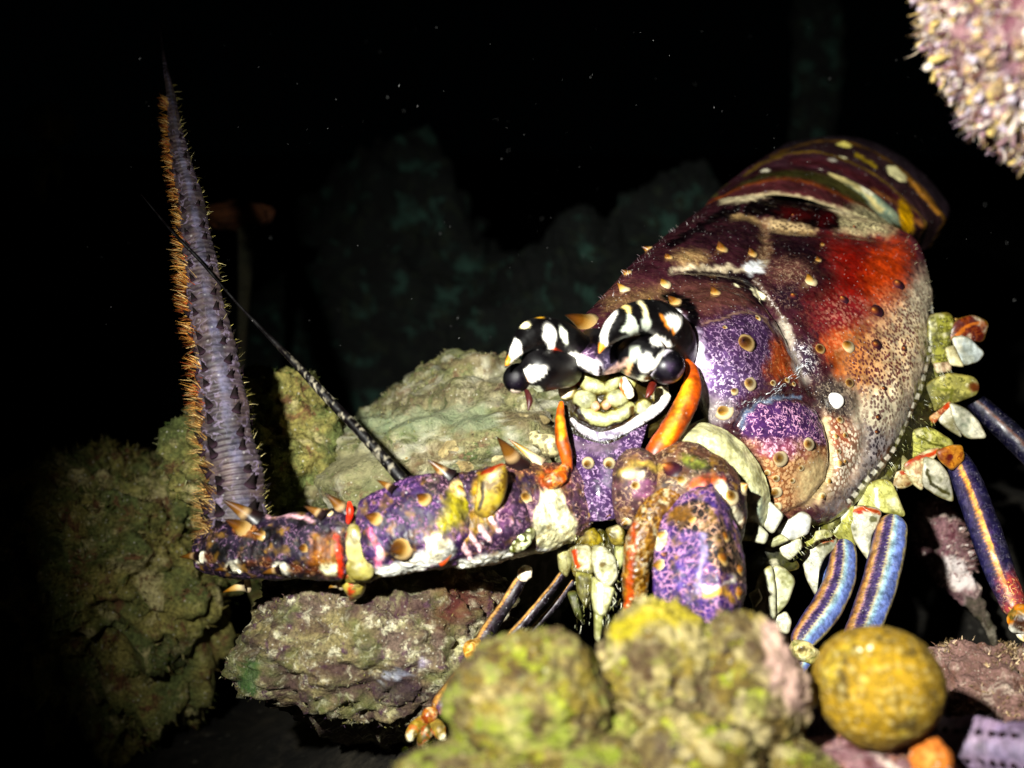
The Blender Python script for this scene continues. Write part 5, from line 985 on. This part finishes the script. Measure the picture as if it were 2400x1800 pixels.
# ------------------------------------------------------------------ walking legs
RAMP = [(-1.0, '#3a3a66'), (-.8, '#8f6636'), (-.62, '#b08c58'), (-.5, '#8a6a80'), (-.42, '#3a2c4e'), (-.08, '#443660'), (.0, '#a89a78'), (.1, '#98a4a0'), (.22, '#84a0ac'), (.42, '#6c7ca8'), (.8, '#5a68a0'), (.93, '#a89a60'), (1.0, '#2a2a50')]
def leg(path, ramp=RAMP, name='leg', parent=None, n=130, m=60, serr=True, paintf=None):
    V, th = tube(path, n, m, flat=.85, round0=True, round1=True); V = V + normals(V, True) * (.012 * fbm(V / .3, 3, 4))[..., None]
    t = -np.sin(th)[None] + np.zeros((n, 1)); arc = np.cumsum(np.concatenate([[0], np.linalg.norm(np.diff(V.mean(1), axis=0), axis=1)]))[:, None]
    if serr: t = t + .12 * np.maximum(0, np.sin(arc * 2 * math.pi / .1 + t * 3)) * np.exp(-((t + .3) / .35) ** 2) + .05 * fbm(V / .12, 2, 3)
    t = np.where(np.cos(th)[None] < 0, np.sign(t) * (2 - np.abs(t)) * .6, t)
    ts = [r[0] for r in ramp]; cc = np.stack([lin(r[1]) for r in ramp]); p = Paint(V, '#222222', '#a8a0b0', .12)
    p.c = np.stack([np.interp(t, ts, cc[:, k]) for k in range(3)], -1)
    if paintf: paintf(p)
    return surf(name, V, M_LEG, parent or LOB, p, cv=True, caps=True)
q8 = lambda l: A(z8, l)
def lp(pts, ds, rs): return [(x, y, d, r) for (x, y), d, r in zip(A(z8, pts), ds, rs)]
LA = leg(lp([(345, 615), (345, 700), (325, 810), (265, 930), (190, 1030), (130, 1110)], [29.2, 28.9, 28.5, 28, 27.6, 27.3], [24, 31, 35, 36, 33, 24]))
leg(lp([(275, 660), (255, 740), (240, 830), (260, 880)], [30, 29.8, 29.6, 29.6], [20, 24, 22, 14]), [(-1, '#3a3a50'), (-.3, '#5a7890'), (.3, '#3a4a80'), (1, '#22284a')], name='leg_segment', parent=LA)
mpz = lambda pts, ds, rs, col, par, pf=None, fl='#8a8a50', nm='leg_joint', dn=.4: segment(nm, lp(pts, ds, rs), M_PALE, col, fl, dn, (lambda p: (p.mix(ss(.0, .45, fbm(p.V / .25, 4, len(col) + int(pts[0][0]))) * .75, '#6c6e34' if col[1] in 'cdef' else None), pf(p) if pf else None)), n=80, m=60, bump=.04, parent=par, sq=.4, rk=.7)
mpz([(105, 1090), (140, 1115), (190, 1135), (225, 1140)], [27.2, 27.1, 27.1, 27.2], [14, 22, 20, 10], '#d8c890', LA, lambda p: p.blob(z8(150, 1120), 16, 8, '#5a4a20', soft=.6), nm='foot_joint')
leg(lp([(200, 1130), (150, 1200), (120, 1330)], [27.2, 27.2, 27.0], [16, 16, 5]), name='foot', parent=LA)
LB_ = leg(lp([(575, 500), (565, 570), (540, 700), (500, 850), (440, 1010), (390, 1110)], [29.8, 29.6, 29.2, 28.7, 28.1, 27.7], [28, 36, 40, 41, 39, 32]))
mpz([(390, 1090), (380, 1140), (370, 1200)], [27.6, 27.5, 27.4], [24, 26, 14], '#d8c890', LB_, nm='foot_joint')
RC = [(-1, '#1a1a40'), (-.6, '#363052'), (-.25, '#40304f'), (-.05, '#c88a2a'), (.08, '#e0a850'), (.2, '#40284f'), (.5, '#221c40'), (1, '#10102c')]
LC = leg(lp([(845, 205), (890, 300), (950, 450), (1010, 620), (1060, 760), (1110, 880), (1145, 970)], [31.2, 31, 30.5, 30, 29.6, 29.2, 29], [20, 31, 35, 36, 34, 30, 26]), RC, paintf=lambda p: p.poly(q8([(1060, 780), (1171, 760), (1200, 1000), (1080, 1000)]), '#a84a3a', soft=16, a=.7, fleck='#f0b830', dens=1))
mpz([(1100, 950), (1150, 970), (1185, 1020), (1170, 1080)], [28.9, 28.8, 28.8, 28.9], [22, 34, 32, 16], '#d88a1a', LC, lambda p: (p.blob(z8(1125, 1045), 24, 24, '#fbf8ea', soft=.3), p.blob(z8(1160, 1000), 20, 18, '#4a2a10', soft=.5), p.blob(z8(1150, 1085), 16, 14, '#f4e8b0', soft=.5)), nm='leg_joint')
leg(lp([(1180, 1080), (1300, 1250), (1350, 1400), (1340, 1520)], [28.9, 28.6, 28.3, 28.2], [28, 30, 22, 6]), RC, name='leg_segment', parent=LC)
RD = [(-1, '#0c0c1c'), (0, '#1c1838'), (.2, '#6a3a14'), (.4, '#141230'), (1, '#08081a')]
LD = leg([(2265, 925, 33.6, 16), (2300, 955, 33.4, 24), (2360, 1010, 33, 28), (2440, 1090, 32.6, 28), (2520, 1180, 32.2, 24), (2560, 1330, 31.6, 22), (2570, 1600, 31, 8)], RD)
for a, b, r in (((2200, 760, 33.6), (2225, 741, 33.4), .12), ((2230, 752, 33.6), (2262, 746, 33.5), .10), ((2262, 800, 33.4), (2290, 795, 33.3), .1)): put_spine(SP_AMBER, LD, P(*a), P(*b), r)
g = np.random.default_rng(31); bl_ = cr(np.array([(2205, 790, 33.3), (2190, 880, 32.6), (2160, 970, 31.8), (2110, 1060, 30.8), (2050, 1140, 30.0), (1975, 1205, 29.2), (1905, 1250, 28.5), (1850, 1290, 28.0)]), 200)
LIME, CRM, WHT = '#a09a58', '#b8b08c', '#b8b4a4'
qa = lambda l: A(za, l); qb = lambda l: A(zb, l)
PL = [(qa([(345, 95), (430, 85), (445, 140), (425, 170), (435, 225), (405, 285), (362, 282), (345, 200)]), 33.1, '#8c8a3c', '#3c3a10', .8, []), (qa([(450, 180), (510, 182), (572, 240), (548, 272), (490, 287), (462, 235)]), 32.7, '#b4bab8', '#7a8078', .2, []), (qa([(415, 228), (450, 216), (486, 296), (432, 290)]), 32.6, CRM, '#8a7030', .3, []),
      (qa([(438, 150), (470, 100), (530, 85), (585, 112), (565, 185), (500, 176), (450, 184)]), 33.1, '#54190c', '#8a4a14', .5, [('l', qa([(440, 180), (500, 130), (560, 110)]), 4, '#a8641c')]), (qa([(365, 292), (432, 284), (430, 322), (378, 330)]), 32.9, '#b49c80', '#5a3a1c', .4, []),
      (qa([(345, 388), (420, 350), (525, 368), (535, 425), (470, 452), (405, 468), (335, 522), (305, 490)]), 32.5, LIME, '#3c3c10', .7, [('l', qa([(360, 400), (440, 410), (430, 460)]), 3, '#6a6a20'), ('b', za(545, 400), 16, '#6a3a10')]), (qa([(392, 505), (436, 478), (446, 530), (476, 606), (424, 576), (388, 545)]), 32.1, WHT, '#7a7440', .3, []), (qa([(442, 478), (502, 500), (548, 545), (580, 608), (505, 610), (462, 560)]), 32.0, WHT, '#6a7060', .3, []),
      (qa([(345, 525), (400, 485), (424, 462), (432, 486), (392, 520), (366, 552)]), 32.1, '#b08a5c', '#8a2a0a', .8, [('b', za(415, 480), 12, '#9c3a0c')]), (qa([(300, 480), (340, 520), (350, 560), (310, 600), (270, 590), (285, 530)]), 32.3, '#94924c', '#3a380e', .8, []), (qa([(265, 602), (335, 588), (425, 645), (415, 672), (330, 678), (235, 725), (190, 702)]), 31.6, '#a8a65c', '#4a4a14', .6, [('l', qa([(290, 610), (350, 650), (400, 665)]), 3, '#5c5c1c')]),
      (qa([(235, 742), (320, 690), (378, 678), (352, 724), (318, 746), (312, 840), (268, 805)]), 30.9, CRM, '#8a4a14', .5, [('l', qa([(240, 740), (310, 705), (370, 685)]), 5, '#9c3e0c')]), (qa([(325, 722), (382, 742), (418, 792), (436, 890), (372, 866), (318, 826)]), 30.8, WHT, '#6c6c50', .35, [('l', qa([(330, 760), (345, 830), (430, 870)]), 3, '#4a4620')]), (qa([(160, 792), (232, 768), (262, 822), (222, 842), (168, 838)]), 31.0, '#b4a478', '#6a3a12', .6, [('b', za(225, 775), 8, '#9c400e')]),
      (qa([(380, 682), (432, 662), (476, 662), (486, 712), (440, 756), (392, 716)]), 30.7, '#b07a28', '#6a1c08', .6, [('b', za(430, 712), 9, '#5c1808')]), (qa([(165, 712), (205, 690), (245, 735), (235, 775), (170, 770)]), 31.2, '#b8b48c', '#6a6428', .5, []),
      (qb([(640, 132), (700, 70), (770, 10), (840, 10), (905, 168), (830, 152), (740, 126), (690, 142)]), 30.0, '#b4b272', '#6c6a28', .5, [('l', qb([(780, 40), (790, 130)]), 4, '#dcdcc8')]), (qb([(636, 175), (690, 140), (795, 158), (786, 205), (748, 270), (742, 380), (690, 308), (640, 218)]), 29.6, '#c0beae', '#7c7a58', .35, [('l', qb([(640, 150), (720, 138), (800, 160)]), 6, '#a84a10'), ('b', zb(700, 158), 9, '#8f2c08'), ('b', zb(765, 200), 12, '#6a6848')]),
      (qb([(515, 255), (560, 190), (640, 110), (664, 180), (645, 262), (668, 325), (604, 292), (545, 280)]), 29.6, '#a8a65a', '#5c5a1c', .5, [('l', qb([(560, 250), (630, 150)]), 5, '#d0d0b4')]), (qb([(412, 372), (488, 292), (562, 300), (566, 345), (510, 392), (486, 455), (478, 560), (430, 472)]), 29.0, '#bcbcae', '#6c6c50', .4, [('l', qb([(470, 300), (560, 296)]), 5, '#a8500e'), ('l', qb([(470, 330), (540, 318)]), 3, '#4c4420')]),
      (qb([(285, 238), (390, 165), (432, 192), (418, 262), (350, 292), (302, 284)]), 27.9, '#c4c4c0', '#8a8a78', .2, []), (qb([(195, 80), (292, 172), (245, 255), (205, 222)]), 27.3, '#c0c0b4', '#8a8a68', .25, []), (qb([(142, 302), (172, 228), (218, 272), (202, 314)]), 27.0, '#bcbca8', '#8a8a58', .25, []), (qb([(288, 332), (382, 300), (388, 345), (334, 398), (300, 372)]), 27.9, '#b8b8a4', '#7a7a50', .3, []), (qb([(222, 312), (285, 275), (322, 302), (250, 334)]), 27.6, '#a4a480', '#5c5c28', .4, []),
      (qb([(90, 450), (160, 380), (240, 335), (335, 400), (360, 445), (255, 465), (150, 480)]), 28.3, '#3c3c16', '#18180a', .6, []), (qb([(180, 500), (236, 458), (252, 560), (252, 690), (202, 725), (150, 645)]), 27.1, '#c0c0a8', '#7a7a48', .3, [('l', qb([(200, 520), (215, 690)]), 3, '#8a8a50')]), (qb([(258, 450), (300, 460), (352, 512), (322, 605), (262, 668), (255, 560)]), 27.3, '#bcbca0', '#6c6c38', .35, []), (qb([(235, 722), (310, 680), (335, 722), (322, 780), (260, 765)]), 27.3, '#bcbca8', '#6a6030', .4, []), (qb([(126, 585), (170, 555), (188, 604), (150, 645)]), 26.9, '#b4b490', '#6c6c30', .4, []),
      (qb([(435, 270), (515, 250), (545, 285), (480, 300), (440, 330), (395, 325)]), 28.6, '#94924c', '#4a4818', .6, [])]
V, th_ = tube([(x - 8, y - 4, d_ + .55, 24) for (x, y, d_) in bl_[::20]], 160, 40, flat=.6, round0=True, round1=True); V = V + normals(V, True) * (.05 * fbm(V / .3, 4, 6))[..., None]
p = Paint(V, '#6a6830', '#24220c', .7); p.mix(ss(.1, .5, fbm(V / .25, 4, 9)) * .8, '#a8a678'); p.mix(ss(.1, .5, fbm(V / .25, 4, 19)) * .8, '#2c2a10'); surf('belly_membrane', V, M_PALE, LOB, p, cv=True, caps=True)
for k, (pts, d_, c0, fl_, dn_, mk) in enumerate(PL): plate(pts, d_, c0, fl_, dn_, marks=mk, sd=200 + 7 * k, grow=1.28)
hb = bl_[g.integers(0, 200, 300)] + g.normal(0, 1, (300, 3)) * np.array([14, 14, .2]); blades('bristle_fringe', np.stack([P(*x) for x in hb]) + np.array([0, 0, .4]), np.tile([.5, -.6, .3], (300, 1)), .14, .006, ['#a8a878', '#6a6a38', '#c0c0ac'], M_HAIR, LC, 77, 2)
# thin left legs
RL = [(-1, '#2a140c'), (-.7, '#b08a50'), (-.45, '#94703c'), (-.25, '#3c2a34'), (.3, '#1e141e'), (.6, '#120c12'), (1, '#080608')]
l3 = lambda pts, ds, rs: [(x, y, d, r) for (x, y), d, r in zip(A(y3, pts), ds, rs)]
LE = leg(l3([(2150, 130), (2095, 230), (2020, 350), (1940, 470), (1860, 590), (1790, 680)], [27.4, 27.3, 27.2, 27, 26.8, 26.6], [10, 15, 16, 17, 18, 12]), [(-a, c) for a, c in RL][::-1] if False else RL)
segment('leg_joint', l3([(2170, 100), (2150, 140), (2120, 190)], [27.4, 27.2, 27.3], [10, 17, 10]), M_SOFT, '#f2ead8', '#d88a20', .6, None, n=40, m=24, parent=LE)
segment('leg_joint', l3([(1830, 640), (1760, 680), (1740, 720), (1760, 780)], [26.7, 26.5, 26.5, 26.6], [10, 16, 13, 8]), M_SOFT, '#b8892c', '#e8d080', .5, None, n=40, m=24, parent=LE)
leg(l3([(1765, 770), (1720, 840), (1650, 940), (1570, 1060), (1490, 1180)], [26.6, 26.5, 26.3, 26.1, 25.9], [8, 15, 21, 25, 22]), [(-1, '#4a2412'), (-.7, '#c09248'), (-.5, '#a8743c'), (-.3, '#43224c'), (0, '#643258'), (.3, '#94586a'), (.8, '#5c2e4a'), (1, '#2a1224')], name='leg_segment', parent=LE)
segment('foot_joint', l3([(1490, 1160), (1440, 1190), (1400, 1210)], [25.9, 25.7, 25.8], [14, 18, 10]), M_SOFT, '#9c6a1c', '#8a2a0a', .6, None, n=40, m=24, parent=LE)
for pts, c in (([(1410, 1200), (1350, 1260), (1310, 1320), (1290, 1380)], '#8f7a2c'), ([(1400, 1230), (1420, 1300), (1400, 1360), (1370, 1440)], '#6a5a20'), ([(1450, 1220), (1500, 1270), (1530, 1330), (1550, 1380)], '#94803a')):
    segment('foot', l3(pts, [25.8, 25.6, 25.5, 25.6], [10, 15, 14, 6]), M_SOFT, c, '#c8500e', .4, lambda p: (p.blob(y3(1295, 1350), 9, 12, '#f6f0d0', soft=.4), p.blob(y3(1550, 1365), 12, 10, '#f6f0d0', soft=.4)), n=40, m=24, parent=LE)
LF = leg([(1330, 1330, 28.4, 9), (1290, 1385, 28.2, 11), (1240, 1445, 28, 12), (1190, 1500, 27.8, 12), (1150, 1560, 27.6, 10), (1120, 1660, 27.2, 8), (1110, 1760, 27, 3)], RL)
leg([(1345, 1360, 29, 7), (1300, 1420, 28.8, 9), (1230, 1500, 28.6, 10), (1180, 1580, 28.4, 8), (1150, 1700, 28, 3)], RL)
# sternum: the pale underside that joins legs, mouth and shell
V, _ = tube([(1480, 1180, 28.6, 130), (1620, 1190, 29.4, 190), (1780, 1150, 30.6, 210), (1930, 1030, 32, 200), (2050, 880, 34, 170), (2080, 760, 36, 110)], 90, 50, flat=.6, round0=True, round1=True)
surf('underside', V, M_SOFT, LOB, Paint(V, '#3c3a1a', '#16160a', .7), cv=True, caps=True)

# ------------------------------------------------------------------ drifting specks in the water
g = np.random.default_rng(11); k = 300
X = g.uniform(150, 2380, k); Yp = g.uniform(60, 820, k) ** 1.0; dd = g.uniform(24, 52, k)
C = np.stack([P(a, b, c) for a, b, c in zip(X, Yp, dd)]); sz = (.0025 + .012 * g.random((k, 1)) ** 4) * (dd / 30)[:, None]
ax = np.array([.25, .9, .2]) + g.normal(0, .25, (k, 3)); ax /= np.linalg.norm(ax, axis=1, keepdims=True); s1 = np.cross(ax, [0, 0, 1.0]); s1 /= np.linalg.norm(s1, axis=1, keepdims=True); s2 = np.cross(ax, s1)
ring = [C + ax * sz * g.uniform(1.5, 5, (k, 1)), C + s1 * sz, C + s2 * sz, C - s1 * sz, C - s2 * sz, C - ax * sz * g.uniform(1.2, 3, (k, 1))]
V = np.stack(ring, 1); t = np.array([[0, 1, 2], [0, 2, 3], [0, 3, 4], [0, 4, 1], [5, 2, 1], [5, 3, 2], [5, 4, 3], [5, 1, 4]])
t = (t[None] + (np.arange(k) * 6)[:, None, None]).reshape(-1, 3)
o = link('marine_snow', make_mesh('marine_snow', W(V.reshape(-1, 3)), np.zeros((0, 4)), t, {'Col': np.repeat(g.uniform(.04, .3, (k, 1)), 6, 0) * np.ones((1, 3))}), M_HAIR)
tag(o, 'tiny pale specks drifting in the dark water', 'particles', kind='stuff')
